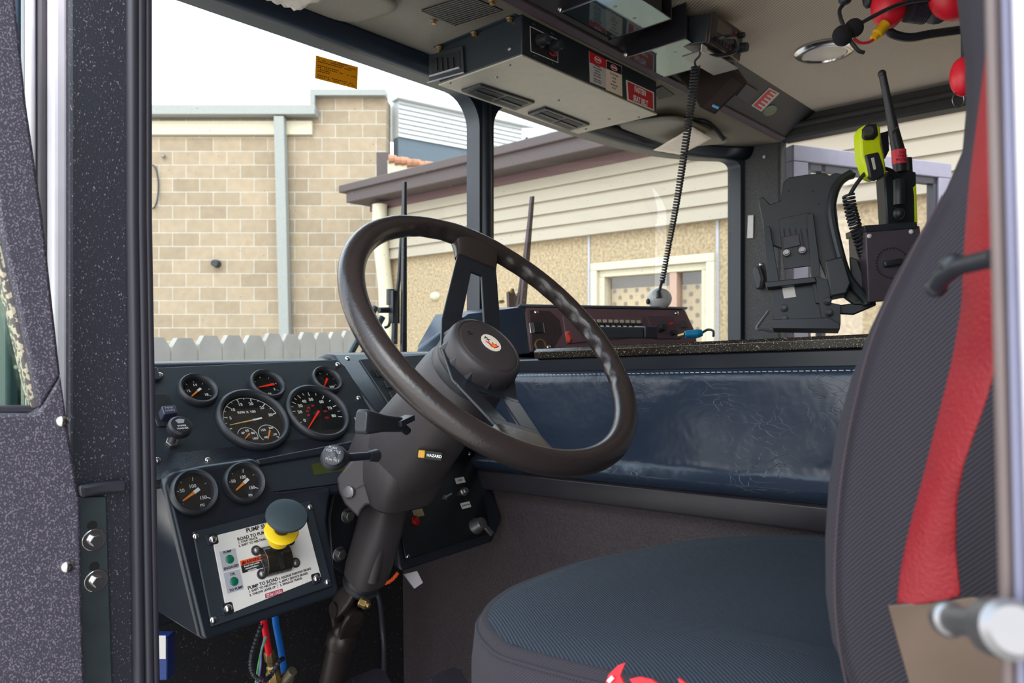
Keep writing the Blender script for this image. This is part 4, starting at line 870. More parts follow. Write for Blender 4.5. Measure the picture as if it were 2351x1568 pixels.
MB().lathe(kf.p(0, 0, 0.0105), kf.N, [(0.0135, 0), (0.0135, 0.0055), (0.012, 0.0065), (0.0005, 0.0068)], 28).build('knob_cap', M['black'], kk)
texts([('PUSH', -0.003, 0.0080, 0.0044), ('FOR TELE', -0.001, 0.0038, 0.0044), ('PULL', 0.000, -0.0028, 0.0044), ('FOR TILT', 0.001, -0.0070, 0.0044)], kf, M['grey'], 'lettering', kk, n=0.0176)
# hazard switch on the shroud
hz = onx(985, 1044, 0.742); hz = S(0.20)
hcen = P(988, 1045, hz.dot(FW) - 0.058)
hzf = Frame(hcen, (AX * 0.0 + X * 0.9 + FW * 0.12), -AX)
hzf = Frame(hcen, (RT * 0.95 + UP * -0.12), (UP * 0.7 + RT * 0.2 + FW * -0.0), None)
hs_ = MB().box(hzf.p(0, 0, 0.001), (0.018, 0.0065, 0.002), hzf).build('hazard_switch', M['dark'], col, 0.001)
MB().box(hzf.p(-0.012, 0.001, 0.004), (0.005, 0.0055, 0.005), hzf).build('hazard_button', mat('amber_button', rgb(200, 150, 40), 0.4), hs_, 0.0015)
text('HAZARD', hzf, 0.006, 0.0, 0.0055, M['white'], 'lettering', hs_, n=0.0032, off=0.03)
# mounting bracket with two hex bolts left of the column
bk = thing('column_bracket', (0.66, 1.10, -0.45), 'black steel column mounting bracket with two hex bolts beside the pod', 'bracket')
BPf = [ony(a, b, 1.06) for a, b in ((768, 1128), (815, 1120), (860, 1170), (860, 1270), (835, 1322), (790, 1318), (764, 1300), (757, 1190))]
MB().prism(BPf, V3((0, 0.006, 0))).build('plate', mat('dark_bracket', rgb(22, 24, 30), 0.45), bk, 0.001)
for a, b in ((797, 1183), (778, 1272)):
    hexbolt(MB(), ony(a, b, 1.06), V3((0, -1, 0)), 0.0088, 0.009, 0.013).build('hex_bolt', M['steel'], bk, 0.001)
# intermediate shaft with universal joint
us = thing('steering_shaft', (0.742, 1.12, -0.6), 'greasy steel steering shaft with universal joint and brass grease nipple below the column', 'shaft')
DK = mat('greasy_steel', rgb(58, 50, 50), 0.38, metal=0.6, bump=(120, 0.2), var=(60, 0.3))
j0 = L(1.017, -0.402); j1 = onx(780, 1432, 0.742); j2 = onx(745, 1590, 0.742); dd1 = (j1 - j0).normalized(); dd2 = (j2 - j1).normalized()
MB().lathe(j0, dd1, [(0.027, 0), (0.029, 0.004), (0.029, 0.010), (0.033, 0.012), (0.033, 0.015), (0.029, 0.017), (0.024, 0.020), (0.02, 0.024)], 32).build('seal_collar', M['black'], us)
def yoke(O, d, w, L0, flip):
    u = (X * 0.8 + RT * 0.2); u = (u - d * u.dot(d)).normalized(); v = d.cross(u)
    if flip: u, v = v, u
    mb = MB()
    for sgn in (-1, 1):
        rg = []
        for k in range(9):
            t = k / 8; a = sgn * (0.012 + (w - 0.012) * math.sin(t * math.pi / 2)); h = t * L0; ww = 0.013 + 0.006 * math.sin(t * math.pi)
            if k == 8: ww = 0.010
            c = O + d * h + u * a
            rg.append([c + u * (x * 0.0055) + v * (y * ww) for x, y in rrect(1, 1, 0.35, 3)])
        mb.loft(rg)
        c = O + d * L0 * 0.86 + u * sgn * w; mb.cyl(c - u * 0.007, c + u * 0.007, 0.0135, n=20)
    mb.ball(O + d * 0.004, 0.019)
    return mb
yoke(j0 + dd1 * 0.022, dd1, 0.024, 0.062, False).build('upper_yoke', DK, us, smooth=45)
jc = j0 + dd1 * 0.076
yoke(jc + dd2 * 0.052, -dd2, 0.024, 0.060, True).build('lower_yoke', DK, us, smooth=45)
cr = MB(); uu = (X * 0.9 + RT * 0.1); cr.ball(jc, 0.016); cr.cyl(jc - uu * 0.028, jc + uu * 0.028, 0.009, n=16); cr.build('cross', DK, us)
MB().lathe(jc + dd2 * 0.045, dd2, [(0.014, 0), (0.022, 0.006), (0.026, 0.016), (0.026, 0.03), (0.022, 0.034), (0.0225, 0.045), (0.0225, 0.16)], 32).build('shaft_tube', DK, us)
c = P(828, 1381, 1.20); hexbolt(MB(), c, V3((0.3, -0.8, -0.25)), 0.0085, 0.011, 0.009).cyl(c, c + V3((0.006, -0.016, -0.005)), 0.0045, n=12).build('grease_nipple', M['brass'], us, 0.0006)
# ignition panel right of the column
IV = V3((0, 0.485, 0.875)); IP = Frame((0.95, 1.05, -0.34), X, IV)
ig = thing('ignition_panel', (0.95, 1.08, -0.42), 'black angled switch panel with silver ignition switch, right of the column below the dash', 'control panel')
oo = [IP.uv(a, b) for a, b in ((900, 1120), (980, 1045), (1060, 1012), (1082, 1020), (1108, 1048), (1154, 1182), (1152, 1202), (1135, 1244), (925, 1314), (918, 1300), (905, 1200))]
MB().prism([IP.p(u, v, -0.004) for u, v in oo], V3((0, 0.12, 0.03))).build('housing', M['dash'], ig, 0.006, 3)
oo = [IP.uv(a, b) for a, b in ((915, 1130), (990, 1070), (1085, 1042), (1128, 1222), (932, 1284), (922, 1230))]
MB().prism([IP.p(u, v, -0.003) for u, v in oo], IP.N * 0.003).build('switch_plate', mat('gloss_black_plate', rgb(16, 18, 22), 0.3), ig, 0.001)
plane_from([(936, 1277), (1078, 1042), (1118, 1212)], IP, ig, r=0.0045, n=0.0)
u, v = IP.uv(1092, 1208); kg = MB().lathe(IP.p(u, v), IP.N, [(0.017, 0), (0.017, 0.003), (0.0135, 0.008), (0.0125, 0.018), (0.0105, 0.022), (0.0005, 0.0225)], 32).build('ignition_switch', M['steel'], ig, label='silver rotary ignition switch')
MB().box(IP.p(u + 0.010, v - 0.012, 0.017), (0.005, 0.017, 0.003), Frame(IP.O, IP.U * 0.85 + IP.V * 0.5, IP.V * 0.85 - IP.U * 0.5)).build('switch_lever', M['steel'], kg, 0.001)
u, v = IP.uv(1063, 1130); pb = MB().lathe(IP.p(u, v), IP.N, [(0.009, 0), (0.009, 0.004), (0.007, 0.006), (0.007, 0.010), (0.0055, 0.012), (0.0005, 0.012)], 24).build('push_button', M['steel'], ig)
for a, b, s in ((1056, 1103, 'START'), (1069, 1160, 'IGNITION')):
    u, v = IP.uv(a, b); l_ = plate(MB(), IP, u, v, 0.0125, 0.006, 0.0008, 0.0, 0.001).build('label_plate', M['ivory'], ig); text(s, IP, u, v, 0.005, M['ink'], 'lettering', l_, n=0.0011, off=0.02)
u, v = IP.uv(953, 1196); wl3 = MB().lathe(IP.p(u, v), IP.N, [(0.0095, 0), (0.0095, 0.003), (0.0075, 0.004), (0.006, 0.007), (0.0005, 0.008)], 24).build('warning_lamp', mat('red_lens', rgb(150, 20, 26), 0.25), ig, label='round red warning lamp')
u, v = IP.uv(960, 1178); plate(MB(), IP, u, v, 0.012, 0.007, 0.0005, 0.0, 0.001).build('tag_plate', mat('yellowed_tag', rgb(150, 138, 100), 0.5), ig)
u, v = IP.uv(1022, 1143); tg = MB(); tg.cyl(IP.p(u - 0.004, v, 0), IP.p(u - 0.004, v, 0.006), 0.005, n=12); tg.tube([IP.p(u - 0.004, v, 0.004), IP.p(u + 0.005, v + 0.002, 0.018)], 0.0022, 8); tg.build('toggle_switch', M['steel'], ig)
u, v = IP.uv(1082, 1018); plate(MB(), IP, u, v, 0.008, 0.004, 0.001, 0.004, 0.005).build('yellow_sticker', M['yellow'], ig)
# silver tab and orange ring under the panel
tb = thing('bonnet_release_tab', P(950, 1330, 1.3), 'bent silver metal tab hanging under the black switch panel', 'bracket')
MB().prism([P(926, 1318, 1.28), P(958, 1310, 1.28), P(972, 1338, 1.27), P(952, 1352, 1.27)], V3((0, 0.002, -0.001))).build('tab', mat('dull_tab', rgb(110, 106, 110), 0.4, metal=0.5), tb, 0.0008)
og = thing('orange_cable', P(893, 1328, 1.33), 'short arc of orange ribbed cable below the switch panel', 'cable')
MB().tube(smoothp([P(868, 1342, 1.33), P(888, 1338, 1.33), P(902, 1329, 1.33), P(914, 1314, 1.33)]), lambda t: 0.0034 + 0.0005 * math.sin(t * 200), 8).build('cable', mat('orange_cable', rgb(240, 90, 30), 0.5), og)
cb = thing('floor_cable', P(875, 1450, 1.45), 'thick black cable running down the footwell beside the carpet', 'cable')
MB().tube(smoothp([onx(858, 1345, 0.97), onx(872, 1380, 0.98), onx(878, 1440, 0.99), onx(882, 1500, 0.99), onx(880, 1640, 1.0)]), 0.006, 10).build('cable', M['rubber'], cb)
# pedals
for (px, py, D, nm, lb) in ((850, 1574, 1.40, 'brake_pedal', 'ribbed black brake pedal at the lower edge beside the shaft'), (1030, 1574, 1.36, 'accelerator_pedal', 'ribbed black accelerator pedal at the lower edge, right of the brake pedal')):
    c = P(px, py, D); pe = thing(nm, c, lb, 'pedal')
    fp = Frame(c, X, V3((0, 0.8, 0.6)))
    MB().prism([fp.p(a, b, 0) for a, b in rrect(0.045, 0.03, 0.02, 6)], fp.N * -0.012).build('pad', M['rubber'], pe, 0.002)
    r_ = MB()
    for k in range(-9, 10): r_.box(fp.p(k * 0.0045, 0, 0.001), (0.0011, 0.026 if abs(k) < 7 else 0.018, 0.0012), fp)
    r_.build('rib', M['rubber'], pe)
    MB().tube([fp.p(0, 0, -0.01), fp.p(0, -0.02, -0.1), c + V3((0, 0.15, -0.28))], 0.009, 8).build('pedal_arm', M['satin'], pe)
# ---------------------------------------------------------------- engine cover between the seats
EX = 1.10
ec = thing('engine_cover', (1.5, 0.4, -0.9), 'large blue-black padded engine cover with carpeted side between the two seats', 'engine cover')
def ztop(y): return -0.0145 + (0.874 - y) * 0.042
ys = [-0.6 + 1.60 * k / 20 for k in range(21)] + [1.05, 1.15, 1.25, 1.375]
def zbd(y): return ztop(y) - 0.012 if y < 0.95 else -0.040
def strip3(fn_pts, name, m, bevel=0, smooth=40, yr=None):   # section swept along the side, fn gives the ring at y
    return MB().loft([[V3(p) for p in fn_pts(y)] for y in (yr or ys)]).build(name, m, ec, bevel, smooth=smooth)
strip3(lambda y: [(EX + 0.035, y, -0.9), (1.92, y, -0.9), (1.90, y, zbd(y)), (EX + 0.035, y, zbd(y))], 'body', M['dash'])
def zb(y): return -0.3087 + (1.036 - y) * 0.045        # bottom of the padded part
strip3(lambda y: [(EX + 0.02, y, -0.9), (EX + 0.055, y, -0.9), (EX + 0.055, y, zb(y)), (EX + 0.012, y, zb(y))], 'carpet_side', M['carpet'])
# speckled lid rim, dark step under it, stitched pad, trim strip
rim_y = [y for y in ys if y <= 0.93] + [0.94]
MB().loft([[V3(p) for p in ((EX - 0.004, y, ztop(y) - 0.017), (EX - 0.007, y, ztop(y) - 0.003), (EX, y, ztop(y) + 0.002), (1.88, y, ztop(y) + 0.002), (1.88, y, ztop(y) - 0.012), (EX + 0.02, y, ztop(y) - 0.02))] for y in rim_y]).build('lid', flecks('speckled_bronze_black', rgb(36, 32, 30), rgb(150, 128, 84), 420, 0.63, 0.2), ec, 0.0015)
MB().loft([[V3(p) for p in ((EX + 0.006, y, ztop(y) - 0.045), (EX + 0.003, y, ztop(y) - 0.018), (EX + 0.04, y, ztop(y) - 0.018), (EX + 0.04, y, ztop(y) - 0.045))] for y in ys]).build('step', M['dash_smooth'], ec, 0.003)
def pad(y):
    t0 = ztop(y) - 0.042; t1 = zb(y) + 0.038; out = []
    for k in range(19):
        t = k / 18; z = t0 + (t1 - t0) * t
        b = 0.012 * min(1, t / 0.06) ** 0.5 + 0.004 * math.sin(t * math.pi * 0.9)
        if t > 0.82: b += 0.020 * math.sin((t - 0.82) / 0.18 * math.pi) 
        b += 0.0025 * math.sin(y * 21 + t * 3) * math.sin(t * math.pi)
        out.append((EX + 0.008 - b, y, z))
    return out + [(EX + 0.045, y, t1), (EX + 0.045, y, t0)]
ysf = [-0.6 + 1.70 * k / 60 for k in range(61)]
M['pad'] = mat('creased_vinyl', rgb(36, 46, 62), 0.24, var=(9, 0.15))
def crease(m):
    nt = m.node_tree; b = nt.nodes['Principled BSDF']; tc = [n for n in nt.nodes if n.type == 'TEX_COORD'][0]
    mp = nt.nodes.new('ShaderNodeMapping'); mp.inputs['Rotation'].default_value = (0.7, 0, 0); mp.inputs['Scale'].default_value = (1, 1, 2.2); nt.links.new(tc.outputs['Object'], mp.inputs[0])
    nd = nt.nodes.new('ShaderNodeTexNoise'); nd.inputs['Scale'].default_value = 14; nt.links.new(mp.outputs[0], nd.inputs[0])
    ad = nt.nodes.new('ShaderNodeMix'); ad.data_type = 'VECTOR'; ad.inputs[0].default_value = 0.12; nt.links.new(mp.outputs[0], ad.inputs[4]); nt.links.new(nd.outputs[1], ad.inputs[5])
    vo = nt.nodes.new('ShaderNodeTexVoronoi'); vo.feature = 'DISTANCE_TO_EDGE'; vo.inputs['Scale'].default_value = 32; nt.links.new(ad.outputs[1], vo.inputs[0])
    rp = nt.nodes.new('ShaderNodeValToRGB'); rp.color_ramp.elements[0].position = 0.0; rp.color_ramp.elements[1].position = 0.05; nt.links.new(vo.outputs['Distance'], rp.inputs[0])
    n2 = nt.nodes.new('ShaderNodeTexNoise'); n2.inputs['Scale'].default_value = 7; nt.links.new(tc.outputs['Object'], n2.inputs[0])
    r2 = nt.nodes.new('ShaderNodeValToRGB'); r2.color_ramp.elements[0].position = 0.4; r2.color_ramp.elements[1].position = 0.85; r2.color_ramp.elements[1].color = (0.45, 0.45, 0.45, 1); nt.links.new(n2.outputs[0], r2.inputs[0])
    n3 = nt.nodes.new('ShaderNodeTexNoise'); n3.inputs['Scale'].default_value = 12; n3.inputs['Detail'].default_value = 3; nt.links.new(tc.outputs['Object'], n3.inputs[0])
    b1 = nt.nodes.new('ShaderNodeBump'); b1.inputs['Distance'].default_value = 0.012; b1.inputs['Strength'].default_value = 0.38; nt.links.new(n3.outputs[0], b1.inputs['Height'])
    b2 = nt.nodes.new('ShaderNodeBump'); b2.inputs['Distance'].default_value = 0.0012; nt.links.new(r2.outputs[0], b2.inputs['Strength']); nt.links.new(rp.outputs[0], b2.inputs['Height']); nt.links.new(b1.outputs[0], b2.inputs['Normal'])
    nt.links.new(b2.outputs[0], b.inputs['Normal'])
crease(M['pad'])
pdo = MB().loft([[V3(p) for p in pad(y)] for y in ysf]).build('side_pad', M['pad'], ec, smooth=60)
sm_ = MB()
for k in range(120):
    y = -0.1 + k * 0.0095; sm_.box((EX - 0.0055, y, ztop(y) - 0.049), (0.0008, 0.0032, 0.0006))
sm_.build('stitching', M['grey'], pdo, smooth=0)
MB().loft([[V3(p) for p in ((EX - 0.010, y, zb(y) - 0.001), (EX - 0.013, y, zb(y) + 0.004), (EX - 0.013, y, zb(y) + 0.036), (EX - 0.006, y, zb(y) + 0.041), (EX + 0.03, y, zb(y) + 0.041), (EX + 0.03, y, zb(y) - 0.001))] for y in ysf]).build('kick_strip', mat('scuffed_black_strip', rgb(40, 37, 42), 0.38, bump=(60, 0.15), var=(14, 0.3)), ec, 0.001)
# ---------------------------------------------------------------- radio console on top of the cover
RA = V3((1.34, 1.18, 0)); RB = V3((1.79, 0.978, 0)); rd = (RB - RA).normalized()
rf = Frame(RA, rd, (UP + V3((rd.y, -rd.x, 0)) * -0.30))     # face leans back
rc = thing('radio_console', (1.5, 1.15, 0), 'maroon-black angled radio console with siren buttons on the forward engine cover', 'control panel')
M['maroon'] = mat('maroon_black_panel', rgb(104, 80, 86), 0.3, bump=(120, 0.3))
co_ = [rf.uv(a, b) for a, b in ((1207, 705), (1573, 711), (1600, 768), (1600, 786), (1290, 800), (1217, 808))]
MB().prism([rf.p(u, v, 0) for u, v in co_], rf.N * -0.03).build('face_panel', M['maroon'], rc, 0.003)
# housing behind: top lip and textured left wing sweeping down to the dash
u0, v0 = rf.uv(1200, 702); u1, v1 = rf.uv(1575, 708)
bk_ = [rf.p(u0 - 0.01, v0 + 0.004, 0.004), rf.p(u1 + 0.005, v1 + 0.004, 0.004), rf.p(u1 + 0.005, v1 + 0.003, -0.16), rf.p(u0 - 0.01, v0 + 0.003, -0.16)]
MB().prism(bk_, UP * -0.006).build('top_lip', mat('lip_highlight_grey', rgb(96, 100, 110), 0.35), rc, 0.003)  # highlight along the lip put into its lighter colour
MB().prism([rf.p(u0, v0, -0.03), rf.p(u1, v1, -0.03), rf.p(u1 + 0.02, -0.004, -0.03), rf.p(u0, -0.02, -0.03)], rf.N * -0.12).build('housing', M['dash'], rc, 0.004)
WG = [onp(a, b, rf.p(0, 0, 0), V3((0.75, 0.66, 0))) for a, b in ((1204, 706), (1216, 812))]
W0 = rf.p(*rf.uv(1204, 706), 0); W1 = rf.p(*rf.uv(1216, 812), 0)
Wl0 = P(1075, 722, 1.78); Wl1 = P(1130, 820, 1.70); Wm = P(1000, 792, 1.62)
MB().add([W0, W1, Wl1, Wl0, W0 + V3((0.0, 0.12, 0)), Wl0 + V3((0, 0.12, 0)), P(960, 798, 1.66), P(955, 812, 1.60), P(960, 798, 1.80)], [(0, 1, 2, 3), (0, 3, 5, 4), (3, 2, 7, 6), (3, 6, 8, 5)]).build('side_wing', M['vinyl'], rc, 0.004, solid=0.006)
def rp_(px, py, n=0): u, v = rf.uv(px, py, n); return u, v
plane_from([(1231, 717), (1553, 719), (1259, 797)], rf, rc, r=0.0065)
mb = MB(); ov = []
for a, b in ((1216, 712), (1262, 714), (1284, 735), (1290, 765), (1270, 800), (1222, 806)): ov.append(rf.p(*rf.uv(a, b, 0.001), 0.0))
MB().prism(ov, rf.N * 0.002).build('leather_patch', mat('crackled_leather', rgb(62, 50, 54), 0.35, bump=(60, 1.0)), rc, 0.0008)
u, v = rp_(1232, 754); s1 = plate(MB(), rf, u, v, 0.020, 0.014, 0.002, 0.0, 0.004).build('switch_bezel', M['chrome'], rc, 0.001); plate(MB(), rf, u + 0.002, v, 0.013, 0.013, 0.002, 0.003, 0.009).build('rocker', M['black'], s1, 0.001)
u, v = rp_(1240, 793); so = MB().lathe(rf.p(u, v), rf.N, [(0.0165, 0), (0.0165, 0.003), (0.0125, 0.004), (0.0115, 0.001)], 32, cap=False).build('power_socket', M['brass'], rc, label='copper-ringed power socket'); MB().cyl(rf.p(u, v, -0.001), rf.p(u, v, 0.0015), 0.012).build('socket_well', M['dark'], so)
# siren controller
c4 = [rp_(a, b) for a, b in ((1290, 727), (1472, 728), (1478, 772), (1300, 790))]
sc = MB().prism([rf.p(u, v, 0) for u, v in c4], rf.N * 0.006).build('siren_controller', M['maroon'], rc, 0.001)
A = rf.p(*rp_(1352, 748, 0.01), 0.006); Bq = rf.p(*rp_(1470, 750, 0.01), 0.006)
for k in range(10):
    c = A + (Bq - A) * (k / 9); MB().box(c + rf.N * 0.004, (0.0062, 0.0085, 0.006), rf).build('push_key', M['black'], sc, 0.001); MB().box(c + rf.N * 0.011 - rf.V * 0.003, (0.0045, 0.0022, 0.0006), rf).build('key_lamp', M['white'], sc)
    MB().box(c + rf.V * 0.015, (0.0058, 0.004, 0.0008), rf).build('key_label', M['cream'], sc)
c4 = [rp_(a, b) for a, b in ((1484, 727), (1545, 726), (1562, 778), (1500, 779))]
m2 = MB().prism([rf.p(u, v, 0) for u, v in c4], rf.N * 0.004).build('volume_module', mat('module_plum', rgb(84, 66, 74), 0.35), rc, 0.001)
for a, b, r_, h, mm in ((1513, 756, 0.011, 0.024, M['black']), (1541, 766, 0.008, 0.018, M['black']), (1538, 745, 0.004, 0.012, M['red']), (1503, 762, 0.004, 0.008, M['red'])):
    u, v = rp_(a, b); MB().lathe(rf.p(u, v), rf.N, [(r_, 0.003), (r_ * 0.9, h * 0.8), (r_ * 0.75, h), (0.0005, h)], 20).build('knob', mm, m2)
u, v = rp_(1568, 745); plate(MB(), rf, u, v, 0.009, 0.010, 0.002, 0.0, 0.005).build('toggle_cap', M['pillar_grey'], rc, 0.001)
# hand mic lying in front, red pouch, cyan plug
hm = thing('hand_microphone_box', P(1420, 785, 1.6), 'long flat black handset lying in front of the siren buttons', 'microphone')
hf = Frame(P(1425, 764, 1.60), (rd * 0.95 + V3((0.2, -0.1, 0))), UP)
MB().box(hf.p(-0.012, 0, 0), (0.058, 0.0125, 0.022), hf).build('body', mat('handset_grey', rgb(58, 62, 68), 0.4), hm, 0.003); MB().box(hf.p(0.065, 0.001, 0), (0.018, 0.014, 0.024), hf).build('end_cap', M['rubber'], hm, 0.003)
rpz = thing('red_pouch', P(1308, 775, 1.66), 'bright red plastic edge showing behind the wheel rim on the radio console', 'pouch')
MB().prism([P(1296, 764, 1.68), P(1304, 760, 1.68), P(1312, 778, 1.68), P(1308, 788, 1.68), P(1300, 784, 1.68)], V3((0.02, 0.01, 0))).build('pouch', mat('pouch_red', rgb(190, 50, 30), 0.4), rpz, 0.002)
pg = thing('cyan_plug', P(1608, 768, 1.75), 'cyan plastic cable plug lying on the engine cover by the radio console', 'plug')
pp = [P(1572, 768, 1.72), P(1600, 766, 1.72)]; MB().cyl(pp[0], pp[1], 0.008, 0.011, 14).cyl(pp[1], P(1612, 764, 1.72), 0.011, 0.008, 14).build('plug', mat('cyan_plastic', rgb(10, 130, 175), 0.4), pg, 0.001)
MB().tube(smoothp([P(1612, 764, 1.72), P(1625, 757, 1.72), P(1637, 760, 1.71), P(1638, 772, 1.70)]), 0.003, 8).build('lead', M['black'], pg)
MB().tube([P(1558, 772, 1.73), P(1572, 768, 1.72)], 0.0045, 8).build('lead', M['brass'], pg)

# ---------------------------------------------------------------- driver's seat
ds_ = thing('driver_seat', (0.75, 0.25, -0.9), 'driver seat in dark blue-grey twill with tall slanted backrest, nearest the camera', 'seat')
# cushion outline at top level (x, y), rounded front
co2 = [(0.476, 0.30), (0.470, 0.42), (0.476, 0.47), (0.505, 0.515), (0.565, 0.542), (0.64, 0.556), (0.72, 0.560), (0.80, 0.535), (0.88, 0.50), (0.95, 0.45), (1.0, 0.40), (1.03, 0.34), (1.03, 0.10), (1.0, 0.02), (0.60, 0.02), (0.52, 0.06), (0.50, 0.16)]
def dense(p, n=5):
    out = []; N = len(p)
    for i in range(N):
        p0, p1, p2, p3 = [V3((*p[(i + j) % N], 0)) for j in (-1, 0, 1, 2)]
        for k in range(n):
            t = k / n; q = 0.5 * ((2 * p1) + (p2 - p0) * t + (2 * p0 - 5 * p1 + 4 * p2 - p3) * t * t + (3 * p1 - p0 - 3 * p2 + p3) * t ** 3); out.append((q.x, q.y))
    return out
co2 = dense(co2); cxy = (0.76, 0.27)
def cz(x, y):                                        # upper surface height
    return -0.268 + 0.035 * max(0, (0.56 - x)) / 0.1 * max(0, min(1, (0.45 - y) / 0.25)) * 0.8 + 0.006 * math.sin(x * 17 + y * 9) * 0.5
rings = []
for s, dz in ((0.90, -0.30), (0.955, -0.29), (0.985, -0.20), (1.0, -0.10), (1.0, -0.045), (0.992, -0.020), (0.972, -0.004), (0.955, -0.004), (0.93, 0.0), (0.86, 0.006), (0.72, 0.010), (0.5, 0.010), (0.25, 0.008), (0.02, 0.008)):
    rings.append([V3((cxy[0] + (x - cxy[0]) * s, cxy[1] + (y - cxy[1]) * s, cz(x, y) + dz if s > 0.6 else cz(cxy[0] + (x - cxy[0]) * s, cxy[1] + (y - cxy[1]) * s) + dz)) for x, y in co2])
MB().loft(rings[:8]).build('cushion_border', M['fabric2'], ds_, smooth=80)
MB().loft(rings[7:]).build('cushion', M['fabric'], ds_, smooth=80)
MB().tube([r * 1 for r in [V3((cxy[0] + (x - cxy[0]) * 0.985, cxy[1] + (y - cxy[1]) * 0.985, cz(x, y) - 0.014)) for x, y in co2]], 0.0022, 6, closed=True).build('piping', M['fabric2'], ds_)
MB().bb((0.52, 0.05, -0.9), (0.98, 0.48, -0.55)).build('seat_base', M['black'], ds_, 0.01)
# backrest: outline traced in the plane x = 0.47 and given a rounded 0.5 m width
sil = [(2390, -330), (2300, -335), (2230, -300), (2190, -220), (2176, -140), (2172, -80), (2184, 30), (2197, 130), (2198, 240), (2190, 330), (2152, 420), (2096, 515), (2030, 630), (1972, 755), (1928, 870), (1893, 1000), (1875, 1120), (1867, 1240), (1868, 1370), (1884, 1480), (1925, 1580), (1990, 1680)]
def prof_b(x, inset):
    out = []
    for i, (a, b) in enumerate(sil):
        q = onx(a, b, 0.47); out.append(V3((x, q.y - inset, q.z)))
    ym = 0.086 - 0.5 * max(0, 0.086 - out[1].y)
    back = [V3((x, ym - 0.055 - 0.06 * min(1, max(0, (0.30 - p.z) / 0.25)) + 0.03 * max(0, (p.z - 0.26) / 0.03) ** 2 * 0 + inset * 1.2, p.z)) for p in reversed(out)]
    return out + back
sec = []
for x, ins in ((0.470, 0.030), (0.4715, 0.018), (0.4745, 0.010), (0.480, 0.004), (0.492, 0.0), (0.74, -0.012), (0.96, 0.0), (0.985, 0.008), (0.995, 0.03)):
    sec.append(prof_b(x, ins))
bkr = MB().loft(sec).build('backrest', M['fabric2'], ds_, smooth=80)
seam = smoothp([onx(a, b, 0.4695) for a, b in ((2165, 450), (2090, 590), (2010, 760), (1965, 920), (1935, 1080), (1920, 1240), (1918, 1380), (1930, 1500), (1950, 1600))], 6)
MB().tube(seam, 0.0009, 6).build('seam', mat('seam_thread', rgb(58, 47, 54), 0.9), bkr)
# embroidered red emblem on the near side of the cushion
er_ = MB()
def onc(px, py): return onp(px, py, V3((0.472, 0.42, -0.3)), V3((-0.97, 0.2, 0.12)).normalized())
nn = V3((-0.004, 0, 0))
for poly in (((1396, 1568), (1404, 1545), (1425, 1524), (1442, 1518), (1436, 1532), (1430, 1548), (1440, 1568)), ((1452, 1555), (1475, 1550), (1502, 1556), (1530, 1575), (1470, 1578)), ((1563, 1553), (1575, 1560), (1590, 1575), (1572, 1575))):
    er_.prism([onc(a, b) + nn for a, b in poly], -nn * 0.4)
er_.build('embroidered_emblem', M['red'], ds_, smooth=0)
MB().prism([onc(a, b) + nn * 1.3 for a, b in ((1404, 1556), (1414, 1545), (1420, 1552), (1410, 1562))], nn * 0.3).build('emblem_cream_patch', M['ivory'], ds_, smooth=0)  # cream detail of the embroidery
# seat belt
sb = thing('seat_belt', onx(2130, 1380, 0.43), 'faded red seat belt webbing twisting down beside the backrest to a bronze anchor plate', 'seat belt')
Lc = [(2282, -260, .38), (2270, 80, .39), (2244, 280, .40), (2226, 420, .40), (2214, 560, .405), (2208, 700, .41), (2185, 830, .415), (2155, 950, .42), (2115, 1110, .425), (2085, 1220, .43), (2066, 1310, .43), (2057, 1392, .43)]
Rc = [(2322, -260, .35), (2312, 80, .35), (2292, 300, .36), (2286, 420, .36), (2296, 560, .37), (2300, 700, .375), (2292, 830, .385), (2262, 930, .39), (2216, 1060, .40), (2198, 1150, .41), (2196, 1260, .42), (2208, 1370, .425)]
rows = [[onx(a, b, x) + (onx(c, d, x2) - onx(a, b, x)) * t + V3((-0.004 * math.sin(t * math.pi), 0, 0)) for t in [k / 6 for k in range(7)]] for (a, b, x), (c, d, x2) in zip(Lc, Rc)]
rowsD = []
for i in range(len(rows) - 1):
    for k in range(5):
        t = k / 5; rowsD.append([rows[i][j] + (rows[i + 1][j] - rows[i][j]) * t for j in range(7)])
rowsD.append(rows[-1])
MB().grid(rowsD).build('webbing', M['belt'], sb, smooth=80, solid=0.0012, sub=1)
bz_ = mat('bronze_steel', rgb(92, 76, 66), 0.4, metal=0.6, var=(20, 0.4))
MB().prism([onx(a, b, 0.425) for a, b in ((2036, 1390), (2240, 1370), (2262, 1385), (2340, 1640), (2110, 1660))], V3((0.003, 0, 0))).build('anchor_plate', bz_, sb, 0.001)
gd = thing('belt_guide', onx(2200, 610, 0.30), 'blurred black plastic belt guide arm in front of the red webbing', 'belt guide')
g0 = P(2165, 635, 0.29); g1 = P(2290, 590, 0.25)
MB().tube([P(2150, 660, 0.30), g0, P(2200, 612, 0.28), g1], lambda t: 0.0035, 12).build('arm', M['black'], gd)
MB().ball(P(2186, 607, 0.285), (0.0045, 0.0045, 0.0045)).ball(P(2150, 660, 0.30), 0.0042).build('arm_end', M['black'], gd)
# door striker bolt near the lens
sk = thing('door_striker', P(2300, 1440, 0.22), 'blurred chrome door striker bolt at the lower right edge', 'striker')
s0 = P(2172, 1420, 0.245); s1 = P(2330, 1446, 0.205); sd = (s1 - s0).normalized(); SL = (s1 - s0).length
MB().lathe(s0, sd, [(0.0005, -0.001), (0.0056, 0), (0.0060, 0.002), (0.0056, 0.004), (0.0044, 0.005), (0.0044, SL * 0.72), (0.0085, SL * 0.74), (0.0085, SL * 0.95), (0.0065, SL)], 32).build('bolt', M['steel'], sk)

